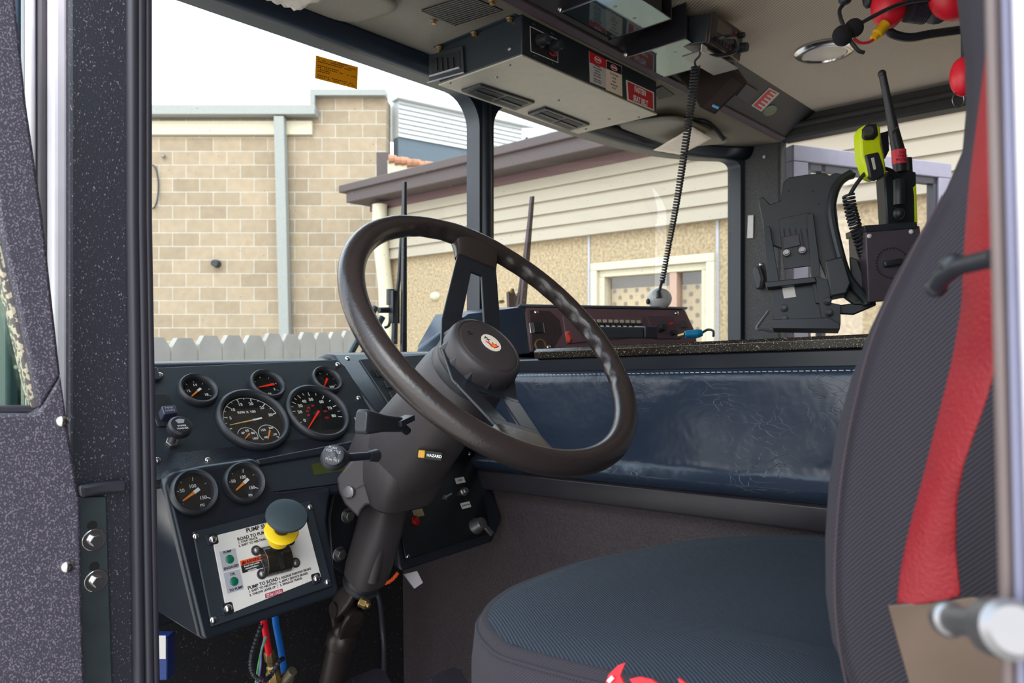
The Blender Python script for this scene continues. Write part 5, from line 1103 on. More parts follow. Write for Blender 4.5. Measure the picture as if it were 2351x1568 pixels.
# ---------------------------------------------------------------- tablet dock on the engine cover
td = thing('tablet_dock', P(1850, 760, 1.46), 'black moulded tablet dock on a steel bracket standing on the engine cover', 'tablet dock')
BD = mat('dock_plastic', rgb(30, 36, 42), 0.45, bump=(900, 0.1))
TF = Frame(P(1840, 600, 1.44), (RT * 0.93 - FW * 0.36), (UP * 0.985 + RT * -0.05 + FW * 0.15))
def tpx(px, py, n=0): return TF.p(*TF.uv(px, py, n), n)
def tprism(pts, n0, n1): return MB().prism([tpx(a, b) + TF.N * n0 for a, b in pts], TF.N * (n1 - n0))
tprism(((1741, 458), (1752, 452), (1768, 470), (1792, 462), (1798, 420), (1812, 408), (1850, 402), (1893, 398), (1905, 404), (1918, 398), (1946, 402), (1955, 396), (1966, 398), (1962, 408), (1935, 414), (1925, 440), (1920, 470), (1925, 520), (1950, 640), (1985, 690), (1960, 700), (1905, 660), (1880, 600), (1760, 560), (1752, 520)), -0.008, 0.004).build('cradle', BD, td, 0.002)
tprism(((1788, 505), (1858, 490), (1862, 612), (1800, 620)), 0.003, 0.008).build('vent_plate', BD, td, 0.001)
sl = MB()
for k in range(6):
    a = 1798 + k * 13; sl.prism([tpx(a, 528) + TF.N * 0.008, tpx(a + 3, 527) + TF.N * 0.008, tpx(a + 10, 572) + TF.N * 0.008, tpx(a + 7, 573) + TF.N * 0.008], TF.N * 0.001)
sl.build('slots', M['dark'], td)
tprism(((1796, 548), (1834, 540), (1838, 566), (1800, 575)), 0.008, 0.011).build('pad', M['rubber'], td, 0.001)
# side flange and curved right arm
MB().prism([tpx(a, b) + TF.N * 0.004 for a, b in ((1852, 500), (1866, 495), (1880, 600), (1886, 700), (1872, 700), (1862, 640))], TF.N * 0.016).build('side_flange', BD, td, 0.001)
arc = [tpx(a, b) + TF.N * n for a, b, n in ((1955, 400, 0.004), (1928, 420, 0.01), (1912, 455, 0.018), (1908, 500, 0.022), (1922, 570, 0.022), (1945, 640, 0.018), (1985, 688, 0.012), (1990, 700, 0.01))]
MB().tube(smoothp(arc), 0.009, 10).build('curved_arm', BD, td)
MB().prism([tpx(a, b) + TF.N * 0.0 for a, b in ((1892, 610), (1932, 600), (1950, 660), (1940, 684), (1905, 690))], TF.N * 0.045).build('latch_box', BD, td, 0.003)
tprism(((1950, 590), (1968, 596), (1990, 660), (1990, 700), (1960, 700)), -0.01, 0.004).build('lower_wing', BD, td, 0.002)
SB = mat('bracket_steel_black', rgb(24, 30, 38), 0.4, metal=0.2)
tprism(((1754, 528), (1768, 524), (1790, 652), (1865, 640), (1868, 655), (1775, 668), (1762, 650)), 0.0, 0.02).build('bracket', SB, td, 0.001)
tprism(((1758, 655), (1870, 643), (1874, 656), (1762, 668)), 0.004, 0.034).build('shelf', SB, td, 0.0015)
MB().hexa([tpx(1770, 668) + TF.N * 0.004, tpx(1872, 655) + TF.N * 0.004, tpx(1890, 752) + TF.N * 0.004, tpx(1778, 750) + TF.N * 0.004], [tpx(1770, 668) + TF.N * 0.012, tpx(1872, 655) + TF.N * 0.012, tpx(1890, 752) + TF.N * 0.012, tpx(1778, 750) + TF.N * 0.012]).build('pedestal_plate', SB, td, 0.001)
tprism(((1870, 640), (1905, 650), (1905, 700), (1928, 705), (1928, 752), (1888, 752)), 0.005, 0.028).build('pedestal_side', SB, td, 0.001)
tprism(((1772, 742), (1900, 738), (1925, 752), (1925, 764), (1776, 762)), -0.01, 0.05).build('base_plate', SB, td, 0.001)
tprism(((1925, 700), (2010, 690), (2012, 700), (1960, 722), (1925, 720)), -0.01, 0.0).build('cross_arm', SB, td, 0.002)
for a, b in ((1806, 582), (1842, 576), (1800, 708), (1801, 732), (1902, 722), (1899, 696)):
    hexbolt(MB(), tpx(a, b, 0.01) + TF.N * 0.008 + TF.N * (0.02 if a > 1890 else 0), TF.N, 0.0055, 0.005, 0.007).build('bolt', M['steel'] if b < 600 else M['satin'], td, 0.0006)
for a, b in ((1811, 440), (1866, 440), (1880, 470), (1793, 525), (1842, 517)):
    MB().cyl(tpx(a, b) + TF.N * 0.003, tpx(a, b) + TF.N * 0.0048, 0.0022, n=10).build('hole', M['dark'], td)
l_ = tprism(((1795, 660), (1822, 656), (1828, 684), (1800, 688)), 0.0125, 0.0132).build('rating_label', M['ivory'], td)
MB().tube(smoothp([P(1765, 715, 1.45), P(1745, 742, 1.43), P(1738, 755, 1.42), P(1752, 756, 1.42), P(1775, 762, 1.42)]), 0.003, 8).build('cable', mat('grey_cable', rgb(86, 92, 100), 0.4), td)

# charger box with rotary switch, portable radio and its speaker mic
cbx = thing('radio_charger_box', P(2050, 690, 1.38), 'dark grey charger box with rotary knob in a ring of dots, beside the tablet dock', 'charger')
CF = Frame(P(2045, 600, 1.36), (RT * 0.995 - FW * 0.1), UP)
def cpx(px, py, n=0): return CF.p(*CF.uv(px, py), n)
GB = mat('charger_grey', rgb(70, 62, 70), 0.5, bump=(700, 0.15))
MB().prism([cpx(a, b, 0) for a, b in ((1987, 530), (2112, 518), (2130, 680), (1994, 694))], CF.N * -0.09).build('box', GB, cbx, 0.002)
MB().prism([cpx(a, b, 0.003) for a, b in ((1983, 518), (2103, 510), (2106, 524), (1985, 533))], CF.N * -0.1).build('lid', M['black'], cbx, 0.001)
u, v = CF.uv(2048, 604)
dm = MB()
for k in range(30): a = 2 * math.pi * k / 30; dm.cyl(CF.p(u + 0.028 * math.cos(a), v + 0.028 * math.sin(a), 0), CF.p(u + 0.028 * math.cos(a), v + 0.028 * math.sin(a), 0.0012), 0.0018, n=8)
dm.build('dot_ring', M['black'], cbx)['kind'] = 'stuff'
rk = MB().box(CF.p(u, v, 0.004), (0.017, 0.006, 0.006), Frame(CF.O, CF.U * 0.98 + CF.V * 0.15, CF.V)).build('rotary_knob', M['black'], cbx, 0.003)
for a, b in ((1996, 542), (2092, 532)): screw('screw', CF, *CF.uv(a, b), cbx, 0.0045, M['ivory'])
pr = thing('portable_radio', P(2075, 515, 1.42), 'black portable two-way radio with lime trim and tall thick antenna with pink band', 'radio')
A0 = P(2078, 512, 1.42); 
MB().prism([P(a, b, 1.43) for a, b in ((2037, 516), (2030, 408), (2040, 392), (2078, 386), (2104, 395), (2106, 516))], FW * 0.035).build('body', BD, pr, 0.003)
MB().prism([P(a, b, 1.428) for a, b in ((2097, 430), (2104, 424), (2107, 512), (2101, 514), (2100, 450))], FW * 0.03).build('lime_trim', M['lime'], pr, 0.001)
MB().cyl(P(2085, 400, 1.44), P(2083, 362, 1.44), 0.0085, n=16).build('volume_knob', M['black'], pr, 0.002)
MB().tube([P(2066, 395, 1.43), P(2062, 345, 1.43), P(2052, 300, 1.43), P(2040, 240, 1.43), P(2026, 172, 1.43)], lambda t: 0.0125 - 0.0055 * min(1, max(0, (t - 0.3) / 0.5)), 14).build('antenna', M['black'], pr)
MB().ball(P(2025, 170, 1.43), (0.0078, 0.0078, 0.0085)).build('antenna_tip', M['black'], pr)
MB().tube([P(2065, 377, 1.43), P(2063, 345, 1.43)], 0.0135, 16).build('pink_band', mat('pink_tape', rgb(235, 60, 80), 0.5), pr)
tf = Frame(P(2064, 361, 1.43) - FW * 0.0137, RT, UP)
texts([('DAY', 0, 0.006, 0.007), ('CHEM', 0, -0.001, 0.007), ('PROTECT', 0, -0.008, 0.006)], tf, M['ink'], 'lettering', pr, n=0.0)
MB().tube([P(2046, 305, 1.416), P(2054, 298, 1.414), P(2062, 292, 1.418)], 0.002, 6).build('strap_ring', M['steel'], pr)
MB().tube(smoothp([P(2063, 415, 1.41), P(2064, 440, 1.405), P(2064, 470, 1.405)]), lambda t: 0.010, 12).ball(P(2064, 490, 1.405), (0.010, 0.010, 0.012)).build('accessory_plug', M['black'], pr)
sm2 = thing('speaker_microphone', P(2000, 400, 1.38), 'lime-yellow and black speaker microphone clipped to the portable radio antenna', 'microphone')
def q2(pts, D, th, m, name, par, bev=0.003): return MB().prism([P(a, b, D) for a, b in pts], FW * th).build(name, m, par, bev)
q2(((1975, 302), (1985, 286), (2010, 280), (2023, 292), (2024, 330), (2034, 375), (2036, 400), (2010, 412), (1993, 405), (1978, 360)), 1.37, 0.03, M['lime'], 'shell', sm2, 0.004)
q2(((1981, 296), (1992, 283), (2014, 282), (2018, 310), (2008, 320), (1988, 322), (1980, 316)), 1.367, 0.01, M['black'], 'top_face', sm2)
q2(((1987, 355), (2018, 348), (2030, 385), (2032, 402), (2012, 414), (1998, 408)), 1.366, 0.014, M['black'], 'grille', sm2)
MB().cyl(P(1994, 306, 1.37), P(1995, 300, 1.345), 0.0095, 0.008, 16).build('dial', M['dark'], sm2)
q2(((2000, 363), (2007, 361), (2012, 388), (2006, 390)), 1.3655, 0.002, M['ivory'], 'white_badge', sm2, 0.0005)
q2(((2022, 305), (2040, 300), (2042, 345), (2032, 365), (2026, 340)), 1.39, 0.01, M['satin'], 'belt_clip', sm2, 0.001)
# its coiled lead
def coil(path, r, turns, wire, n_per=10):
    pts = []; N = turns * n_per
    L = smoothp(path, 24); seg = [0]
    for a, b in zip(L, L[1:]): seg.append(seg[-1] + (b - a).length)
    def at(t):
        s = t * seg[-1]
        for i in range(len(L) - 1):
            if seg[i + 1] >= s or i == len(L) - 2:
                k = (s - seg[i]) / max(1e-9, seg[i + 1] - seg[i]); return L[i] + (L[i + 1] - L[i]) * k, (L[i + 1] - L[i]).normalized()
    for k in range(N + 1):
        c, d = at(k / N); u, w = perp(d); a = 2 * math.pi * k / n_per; rr = r(k / N) if callable(r) else r
        pts.append(c + (u * math.cos(a) + w * math.sin(a)) * rr)
    return MB().tube(pts, wire, 6)
cl = thing('microphone_cable', P(1960, 500, 1.38), 'black coiled lead of the speaker microphone hanging between dock and charger box', 'cable')
coil([P(1948, 448, 1.38), P(1953, 480, 1.38), P(1964, 520, 1.39), P(1976, 560, 1.39), P(1986, 592, 1.40)], 0.0098, 19, 0.0027).build('coil', M['black'], cl)
MB().tube(smoothp([P(1952, 446, 1.38), P(1968, 420, 1.38), P(1990, 395, 1.38), P(2015, 386, 1.38), P(2042, 390, 1.40), P(2060, 404, 1.41)]), 0.0038, 8).build('lead', M['black'], cl)
# small fittings on the far pillar
wtg = MB().prism([onx(a, b, XR - 0.001) for a, b in ((1718, 495), (1731, 494), (1730, 547), (1716, 547))], V3((-0.004, 0, 0))).build('white_tag', M['ivory'], bevel=0.001); tag(wtg, 'small white strip label stuck on the far grey pillar', 'label')
hk = thing('pillar_handle', onx(1745, 640, XR), 'small black catch on the far grey pillar left of the tablet dock', 'catch')
MB().prism([onx(a, b, XR - 0.001) for a, b in ((1736, 615), (1750, 612), (1758, 640), (1754, 664), (1742, 666), (1736, 640))], V3((-0.03, 0, 0))).build('grip', M['black'], hk, 0.006)
MB().ball(onx(1747, 608, XR - 0.005), 0.007).build('screw', M['chrome'], hk)
sc1 = MB().ball(onx(1755, 360, XR - 0.002), 0.006).build('screw', M['ivory']); tag(sc1, 'pale round screw high on the far grey pillar', 'screw')
# ---------------------------------------------------------------- overhead console
oc = thing('overhead_console', (1.45, 1.18, 0.62), 'black overhead air-conditioning console with silver underside hanging above the windscreen post', 'console')
NAVY = mat('console_navy_black', rgb(26, 34, 42), 0.42, bump=(900, 0.1))
x0, x1, y0, y1, zb0, zt0 = 1.18, 1.735, 1.048, 1.318, 0.620, 0.712
MB().bb((x0, y0, zb0 + 0.004), (x1, y1, zt0)).build('case', NAVY, oc, 0.003)
MB().bb((x0 - 0.001, y0 - 0.001, zb0), (x1 + 0.001, y1, zb0 + 0.004)).build('underside_panel', M['silver'], oc, 0.001)
OL = Frame((x0, y0, zb0), V3((0, -1, 0)), UP); OR = Frame((x0, y0, zb0), X, UP); OB = Frame((x0, y0, zb0), X, V3((0, -1, 0)))
mb = MB().bb((x0 - 0.012, y0 + 0.01, zt0 - 0.002), (x0 + 0.01, y1 + 0.006, zt0 + 0.0015)); mb.build('mounting_flange', NAVY, oc, 0.0005)
for a, b in ((990, 100), (1077, 70), (1168, 41)):
    c = onz(a, b, zt0 - 0.003); c.x = x0 - 0.006; hexbolt(MB(), c, V3((0, 0, -1)), 0.0065, 0.006, 0.009).build('flange_bolt', M['brass'], oc, 0.0005)
u, v = OL.uv(1171, 112); screw('screw', OL, u, v, oc, 0.0055, M['steel'])
# adjustable louvre on the left face
fq = [OL.uv(a, b) for a, b in ((989, 128), (1066, 106), (1069, 168), (989, 190))]
lvn = MB().prism([OL.p(u, v, 0) for u, v in fq], OL.N * 0.006).build('louvre', M['black'], oc, 0.001)
fq2 = [OL.uv(a, b) for a, b in ((995, 137), (1060, 118), (1061, 156), (996, 177))]
MB().prism([OL.p(u, v, 0.006) for u, v in fq2], OL.N * 0.001).build('opening', M['dark'], lvn)
for a in (1008, 1020, 1032, 1046):
    p, q = OL.uv(a, 134), OL.uv(a + 2, 164); MB().prism([OL.p(p[0] - .001, p[1], .007), OL.p(p[0] + .001, p[1], .007), OL.p(q[0] + .001, q[1], .007), OL.p(q[0] - .001, q[1], .007)], OL.N * 0.003).build('vane', M['black'], lvn)
for (a, b), (c, d), w in (((993, 176), (1061, 156), 0.0035), ((988, 191), (1071, 168), 0.002)):
    p, q = OL.uv(a, b), OL.uv(c, d); MB().prism([OL.p(p[0], p[1] - w, .007), OL.p(q[0], q[1] - w, .007), OL.p(q[0], q[1], .007), OL.p(p[0], p[1], .007)], OL.N * 0.004).build('louvre_edge', M['grey'], lvn)
# two ceiling-style outlets in the underside
for pts in (((1058, 205), (1103, 190), (1228, 232), (1183, 250)), ((1211, 258), (1252, 244), (1354, 283), (1308, 297))):
    q = [OB.uv(a, b) for a, b in pts]
    vt = MB().prism([OB.p(u, v, 0) for u, v in q], OB.N * 0.006).build('air_outlet', M['black'], oc, 0.002)
    for s in (0, 1):
        def m(t, w): 
            a = [q[0][i] + (q[3][i] - q[0][i]) * w for i in (0, 1)]; b = [q[1][i] + (q[2][i] - q[1][i]) * w for i in (0, 1)]
            # t runs along the short side, w along the long side
            return OB.p(a[0] + (b[0] - a[0]) * t, a[1] + (b[1] - a[1]) * t, 0.006)
        # long side is corner 0 -> 3 swapped: use 0->3 as w
        w0, w1 = (0.08, 0.47) if s == 0 else (0.53, 0.92)
        qq = [[q[0][i] * (1 - w) + q[3][i] * w for i in (0, 1)] for w in (0, 1)]
        L0 = lambda t, w: OB.p(*[(q[0][i] * (1 - t) + q[1][i] * t) * (1 - w) + (q[3][i] * (1 - t) + q[2][i] * t) * w for i in (0, 1)], 0.0062)
        # long axis is 0->3?  choose by length
        la = math.dist(q[0], q[3]); lb = math.dist(q[0], q[1])
        LL = L0 if la > lb else (lambda t, w: L0(w, t))
        MB().prism([LL(0.15, w0), LL(0.15, w1), LL(0.85, w1), LL(0.85, w0)], OB.N * 0.0006).build('outlet_opening', M['dark'], vt)
        for t in (0.45,):
            MB().prism([LL(t, w0), LL(t, w1), LL(t + 0.1, w1), LL(t + 0.1, w0)], OB.N * 0.003).build('outlet_vane', M['black'], vt)
for a, b in ((1033, 190), (1140, 177), (1170, 149), (1282, 230), (1398, 273), (1466, 269), (1345, 296)):
    screw('panel_screw', OB, *OB.uv(a, b), oc, 0.004, M['steel'])
# control plate with two knobs
q = [OR.uv(a, b) for a, b in ((1216, 61), (1280, 92), (1280, 144), (1218, 118))]
ctl = MB().prism([OR.p(u, v, 0) for u, v in q], OR.N * 0.001).build('control_plate', M['ink'], oc)
mb = MB(); w = 0.0009
for (a, b), (c, d) in zip(q, q[1:] + q[:1]):
    L = math.hypot(c - a, d - b); ex, ey = -(d - b) / L * w, (c - a) / L * w
    mb.prism([OR.p(a + ex, b + ey, .001), OR.p(c + ex, d + ey, .001), OR.p(c - ex, d - ey, .001), OR.p(a - ex, b - ey, .001)], OR.N * 0.0004)
mb.build('outline', M['ivory'], ctl)
for i, (a, b) in enumerate(((1238, 95), (1268, 108))):
    u, v = OR.uv(a, b); MB().lathe(OR.p(u, v), OR.N, [(0.0155, 0.001), (0.0155, 0.006), (0.0125, 0.008), (0.0115, 0.024), (0.009, 0.026), (0.0005, 0.026)], 28).build('control_knob', M['black'], ctl)
    if i:
        for a0, a1, mm in ((-50, 0, mat('cool_blue', rgb(40, 110, 190), 0.5)), (130, 215, M['red'])):
            g = MB()
            for k in range(8):
                t0, t1 = [math.radians(a0 + (a1 - a0) * (k + e) / 8) for e in (0, 1)]
                g.prism([OR.p(u + math.sin(t) * r, v + math.cos(t) * r, 0.0012) for t, r in ((t0, .017), (t1, .017), (t1, .021), (t0, .021))], OR.N * 0.0003)
            g.build('temperature_arc', mm, ctl)
for a, b in ((1226, 55), (1268, 76), (1228, 128), (1270, 145)): screw('screw', OR, *OR.uv(a, b), oc, 0.0045, M['satin'])
# warning stickers on the rear face
def sticker(fr, pts, name, m, parent, n0=0.0003): return MB().prism([fr.p(*fr.uv(a, b, n0), n0) for a, b in pts], fr.N * 0.0004).build(name, m, parent)
def stx(fr, s, a, b, size, n=0.0012, rot=0, **k): u, v = fr.uv(a, b, n); return (s, u, v, size, dict(rot=rot, **k))
s1 = sticker(OR, ((1352, 117), (1391, 137), (1391, 203), (1354, 188)), 'danger_sticker', mat('sticker_grey', rgb(205, 198, 196), 0.5), oc); s2 = sticker(OR, ((1391, 137), (1427, 152), (1429, 222), (1391, 206)), 'danger_sticker', mat('sticker_cream', rgb(245, 222, 200), 0.5), oc)
MB().prism([OR.p(*OR.uv(a, b), 0.0007) for a, b in ((1352, 117), (1391, 137), (1391, 158), (1353, 143))], OR.N * 0.0003).build('sticker_header', M['red'], s1)
MB().prism([OR.p(*OR.uv(a, b), 0.0007) for a, b in ((1392, 139), (1426, 153), (1427, 172), (1392, 158))], OR.N * 0.0003).build('sticker_header', M['ink'], s2)
for a, b, s_, mm in ((1372, 138, s1, M['white']), (1409, 156, s2, M['white'])):
    u, v = OR.uv(a, b); MB().prism([OR.p(u + 0.0145 * math.cos(t), v + 0.0072 * math.sin(t), 0.001) for t in [2 * math.pi * k / 24 for k in range(24)]], OR.N * 0.0002).build('danger_oval_rim', mm, s_)
    MB().prism([OR.p(u + 0.013 * math.cos(t), v + 0.006 * math.sin(t), 0.0012) for t in [2 * math.pi * k / 24 for k in range(24)]], OR.N * 0.0002).build('danger_oval', M['red'], s_)
    text('DANGER', OR, u, v, 0.0058, M['white'], 'danger_lettering', s_, n=0.0016, off=0.03)
texts([stx(OR, t, 1372, y, 0.0048, 0.0009) for t, y in (('PERSONNEL', 152), ('MUST BE SEATED', 158), ('AND SEAT', 164), ('BELTS MUST', 170), ('BE FASTENED', 176), ('WHILE VEHICLE', 184), ('IS IN MOTION', 189))], OR, M['ink'], 'small_print', s1, n=0.0009)
texts([stx(OR, t, 1410, y, 0.0052, 0.0009) for t, y in (('DO NOT WEAR', 172), ('HELMET', 180), ('WHEN', 188), ('SEATED AND', 196), ('BELTED', 203))], OR, M['ink'], 'small_print', s2, n=0.0009)
s3 = sticker(OR, ((1437, 183), (1501, 212), (1502, 255), (1440, 230)), 'seat_belt_sign', M['white'], oc)
MB().prism([OR.p(*OR.uv(a, b), 0.0007) for a, b in ((1440, 187), (1498, 214), (1499, 251), (1443, 228))], OR.N * 0.0003).build('sign_field', M['red'], s3)
texts([stx(OR, 'FASTEN', 1470, 210, 0.020, 0.0012, off=0.03, sx=0.8), stx(OR, 'SEAT BELT', 1471, 232, 0.020, 0.0012, off=0.03, sx=0.76)], OR, M['white'], 'lettering', s3, n=0.0012)
# ceiling grilles
def grille(z, pts, name, label, nb, parent_label):
    CFm = Frame((1, 1.2, z), X, V3((0, -1, 0)))
    q = [CFm.uv(a, b) for a, b in pts]; g = thing(name, CFm.p(*q[0]), label, 'vent')
    MB().prism([CFm.p(u, v, 0) for u, v in q], CFm.N * 0.003).build('backing', M['dark'], g)
    L0 = lambda s, t: [(q[0][i] * (1 - s) + q[1][i] * s) * (1 - t) + (q[3][i] * (1 - s) + q[2][i] * s) * t for i in (0, 1)]
    mb = MB()
    for k in range(nb + 1):
        t = k / nb; a = L0(0, t); b = L0(1, t); mb.prism([CFm.p(a[0], a[1] - .0012, .003), CFm.p(b[0], b[1] - .0012, .003), CFm.p(b[0], b[1] + .0012, .003), CFm.p(a[0], a[1] + .0012, .003)], CFm.N * 0.0008)
    for k in range(5):
        t = k / 4; a = L0(t, 0); b = L0(t, 1); mb.prism([CFm.p(a[0] - .0015, a[1], .003), CFm.p(b[0] - .0015, b[1], .003), CFm.p(b[0] + .0015, b[1], .003), CFm.p(a[0] + .0015, a[1], .003)], CFm.N * 0.001)
    mb.build('bars', M['ceil'], g); return g
grille(ZC1 - 0.003, ((968, 22), (1075, -12), (1155, 22), (1047, 56)), 'ceiling_vent', 'slotted ceiling vent grille left of the overhead console', 12, '')
grille(ZC1 - 0.003, ((1500, 206), (1520, 196), (1548, 216), (1512, 226)), 'ceiling_vent', 'small slotted ceiling vent right of the overhead console', 8, '')
for a, b in ((996, 48), (1130, 3)):
    c = onz(a, b, ZC1 - 0.003); t_ = hexbolt(MB(), c, V3((0, 0, -1)), 0.006, 0.006, 0.0085).build('ceiling_bolt', M['brass'], bevel=0.0005); tag(t_, 'brass hex bolt in the ceiling at the ' + ('lower left' if a < 1000 else 'upper edge') + ' of the large slotted vent', 'bolt')
# polished radio racks behind the console
MIR = mat('polished_steel', rgb(112, 138, 156), 0.06, metal=1.0, var=False)
RK = mat('rack_black', rgb(28, 26, 32), 0.3)
for (xa, xb, z, lb) in ((1.262, 1.452, 0.728, 'first polished overhead rack plate with a blue sheen, at the top edge of the view'), (1.522, 1.70, 0.704, 'second polished overhead rack plate, behind the two-way radio')):
    r_ = thing('overhead_rack', (xa, 0.9, z), lb, 'rack')
    ya = 0.84
    MB().bb((xa, ya, z), (xb, 1.005, z + 0.003)).build('plate', MIR, r_, 0.001)
    for xx in (xa - 0.004, xb):
        MB().prism([V3((xx, ya, z)), V3((xx, 1.012, z)), V3((xx, 1.012, z + 0.012)), V3((xx, 0.925, ZC2 - 0.008)), V3((xx, ya, ZC2 - 0.002))], V3((0.004, 0, 0))).build('side_cheek', RK, r_, 0.0008)
    MB().bb((xa - 0.0045, ya, z - 0.002), (xa - 0.0005, 1.012, z)).build('bright_edge', M['steel'], r_)
    MB().bb((xa + 0.02, ya + 0.01, z + 0.006), (xb - 0.02, 0.97, ZC2 - 0.02)).build('equipment_case', RK, r_, 0.003)
    for a in (0.3, 0.7):
        MB().cyl((xa + (xb - xa) * a, 0.90, z - 0.0008), (xa + (xb - xa) * a, 0.90, z), 0.004, n=12).build('rivet', M['steel'], r_)
    hexbolt(MB(), V3((xa - 0.006, 1.006, z + 0.006)), V3((-1, 0, 0)), 0.006, 0.006, 0.008).build('bolt', M['chrome'], r_, 0.0006)
struct(MB().prism([V3((1.0, 1.036, 0.709)), V3((1.0, 1.030, 0.7145)), V3((1.0, 1.016, 0.7225)), V3((1.0, 1.014, 0.715)), V3((1.0, 1.03, 0.706))], V3((1.54, 0, 0))).build('trim_12', mat('plum_rail', rgb(78, 62, 70), 0.4), bevel=0.001))
# two-way radio
tr = thing('two_way_radio', (1.63, 0.81, 0.70), 'black two-way radio with knobs hanging from the overhead rack above the coiled cord', 'radio')
RF = Frame((1.63, 0.80, 0.728), X, V3((0, -0.15, 0.99)))
MB().box(RF.p(0, 0, -0.035), (0.078, 0.034, 0.035), RF).build('body', M['black'], tr, 0.004)
MB().box(RF.p(0, 0, 0.004), (0.080, 0.036, 0.005), RF).build('face', mat('radio_bronze_black', rgb(52, 44, 42), 0.3), tr, 0.003)
MB().box(RF.p(-0.02, 0.012, 0.0095), (0.035, 0.014, 0.001), RF).build('display', mat('radio_display', rgb(96, 84, 78), 0.15), tr, 0.001)
for k in range(6): MB().box(RF.p(-0.05 + k * 0.017, -0.018, 0.010), (0.006, 0.005, 0.002), RF).build('key', M['rubber'], tr, 0.001)
MB().cyl(RF.p(0.058, -0.008, 0.009), RF.p(0.058, -0.008, 0.034), 0.013, 0.011, 20).build('channel_knob', M['black'], tr, 0.001)
MB().cyl(RF.p(0.058, 0.022, 0.009), RF.p(0.058, 0.022, 0.022), 0.007, n=16).build('volume_knob', M['black'], tr, 0.001)
MB().cyl(RF.p(0.036, 0.022, 0.009), RF.p(0.036, 0.022, 0.012), 0.003, n=10).build('red_button', M['red'], tr)
MB().bb((1.552, 0.802, 0.677), (1.712, 0.868, 0.682)).build('cradle_plate', M['steel'], tr, 0.001)
MB().tube(smoothp([RF.p(-0.055, -0.02, 0.01), RF.p(-0.06, -0.02, 0.035), RF.p(-0.02, -0.01, 0.04), RF.p(0.01, -0.03, 0.03), RF.p(-0.03, -0.05, 0.01), RF.p(-0.06, -0.045, -0.01)]), 0.005, 8).build('cable', M['black'], tr)
pl = onp(1616, 113, RF.p(0, 0, 0.01), RF.N); MB().box(pl, (0.012, 0.008, 0.001), RF).build('paper_tag', M['ivory'], tr)
cc = thing('coiled_cable', P(1560, 400, 1.85), 'long black coiled cord stretching from the overhead radio down to the dashboard microphone', 'cable')
coil([P(1597, 152, 1.70), P(1590, 215, 1.74), P(1574, 330, 1.80), P(1556, 450, 1.86), P(1536, 560, 1.92), P(1520, 648, 1.96)], lambda t: 0.0092 - 0.0035 * t, 74, 0.0024, 8).build('coil', M['black'], cc)
MB().tube(smoothp([P(1608, 112, 1.66), P(1606, 128, 1.68), P(1596, 140, 1.70), P(1597, 154, 1.70)]), 0.0026, 8).build('upper_lead', M['black'], cc)
MB().tube(smoothp([P(1520, 646, 1.96), P(1516, 660, 1.97), P(1513, 676, 1.975)]), 0.004, 8).build('strain_relief', M['black'], cc)
wm = thing('dash_microphone', P(1513, 685, 1.99), 'rounded white and grey microphone resting on the radio console top under the coiled cord', 'microphone')
MB().ball(P(1514, 686, 1.99), (0.034, 0.028, 0.030), fr=Frame((0, 0, 0), RT, FW, UP)).build('shell', mat('mic_white', rgb(176, 178, 178), 0.35), wm)
MB().cyl(P(1512, 668, 1.965), P(1513, 684, 1.96), 0.006, 0.008, 12).build('cord_boot', M['black'], wm)
MB().ball(P(1488, 692, 1.98), (0.006, 0.006, 0.008)).build('side_button', M['black'], wm)
# bulkhead panel: speaker box, square pad, red label, oval badge
SF = Frame((1.5, 1.035, 0.714), X, V3((0, -0.847, 0.532)))
sk2 = thing('speaker_box', SF.px(1650, 220), 'brown-black wedge speaker box with blue light fixed to the bulkhead above the far visor', 'speaker')
sbp = [P(a, b, 2.08) for a, b in ((1600, 235), (1672, 152), (1718, 190), (1642, 262))]
MB().prism([P(a, b, 1.98) for a, b in ((1596, 228), (1604, 245), (1612, 250), (1642, 264), (1718, 192), (1712, 182), (1672, 156))], (SF.N * -0.10)).build('box', mat('speaker_brown', rgb(58, 48, 46), 0.45), sk2, 0.003)
MB().prism([P(a, b, 1.975) for a, b in ((1612, 244), (1680, 176), (1706, 194), (1640, 256))], SF.N * 0.003).build('front_panel', mat('speaker_front', rgb(68, 56, 54), 0.4), sk2, 0.001)
MB().cyl(P(1636, 242, 1.97), P(1650, 248, 1.965), 0.004, n=10).build('blue_led', mat('blue_led', rgb(90, 170, 220), 0.2), sk2)
qq = [(1712, 190), (1738, 205), (1712, 236), (1688, 218)]
tag(MB().prism([SF.px(a, b) for a, b in qq], SF.N * 0.006).build('velcro_pad', M['rubber'], bevel=0.001), 'small square dark pad on the bulkhead between speaker box and red label', 'pad')
rl = thing('red_sticker', SF.px(1757, 228), 'red and white strip sticker on the dark bulkhead near the far corner', 'sticker')
MB().prism([SF.px(a, b, 0.001) for a, b in ((1766, 201), (1789, 214), (1748, 256), (1725, 242))], SF.N * 0.0008).build('backing', M['ivory'], rl)
MB().prism([SF.px(a, b, 0.002) for a, b in ((1766, 205), (1784, 214), (1747, 252), (1730, 242))], SF.N * 0.0005).build('field', M['red'], rl)
for k in range(5):
    a, b = 1740 + k * 6.8, 241 - k * 7.0; MB().prism([SF.px(a, b, 0.003), SF.px(a + 3, b - 3, 0.003), SF.px(a + 14, b + 4, 0.003), SF.px(a + 11, b + 7, 0.003)], SF.N * 0.0003).build('white_bar', M['ivory'], rl)
bd_c = SF.px(1767, 253); tag(MB().prism([bd_c + SF.U * (0.036 * math.cos(t)) + SF.V * (0.022 * math.sin(t)) for t in [2 * math.pi * k / 24 for k in range(24)]], SF.N * 0.003).build('oval_badge', mat('oily_badge', rgb(84, 104, 92), 0.2, metal=0.6, var=(60, 0.6)), bevel=0.001), 'small oval shiny green badge beside the red strip sticker', 'badge')
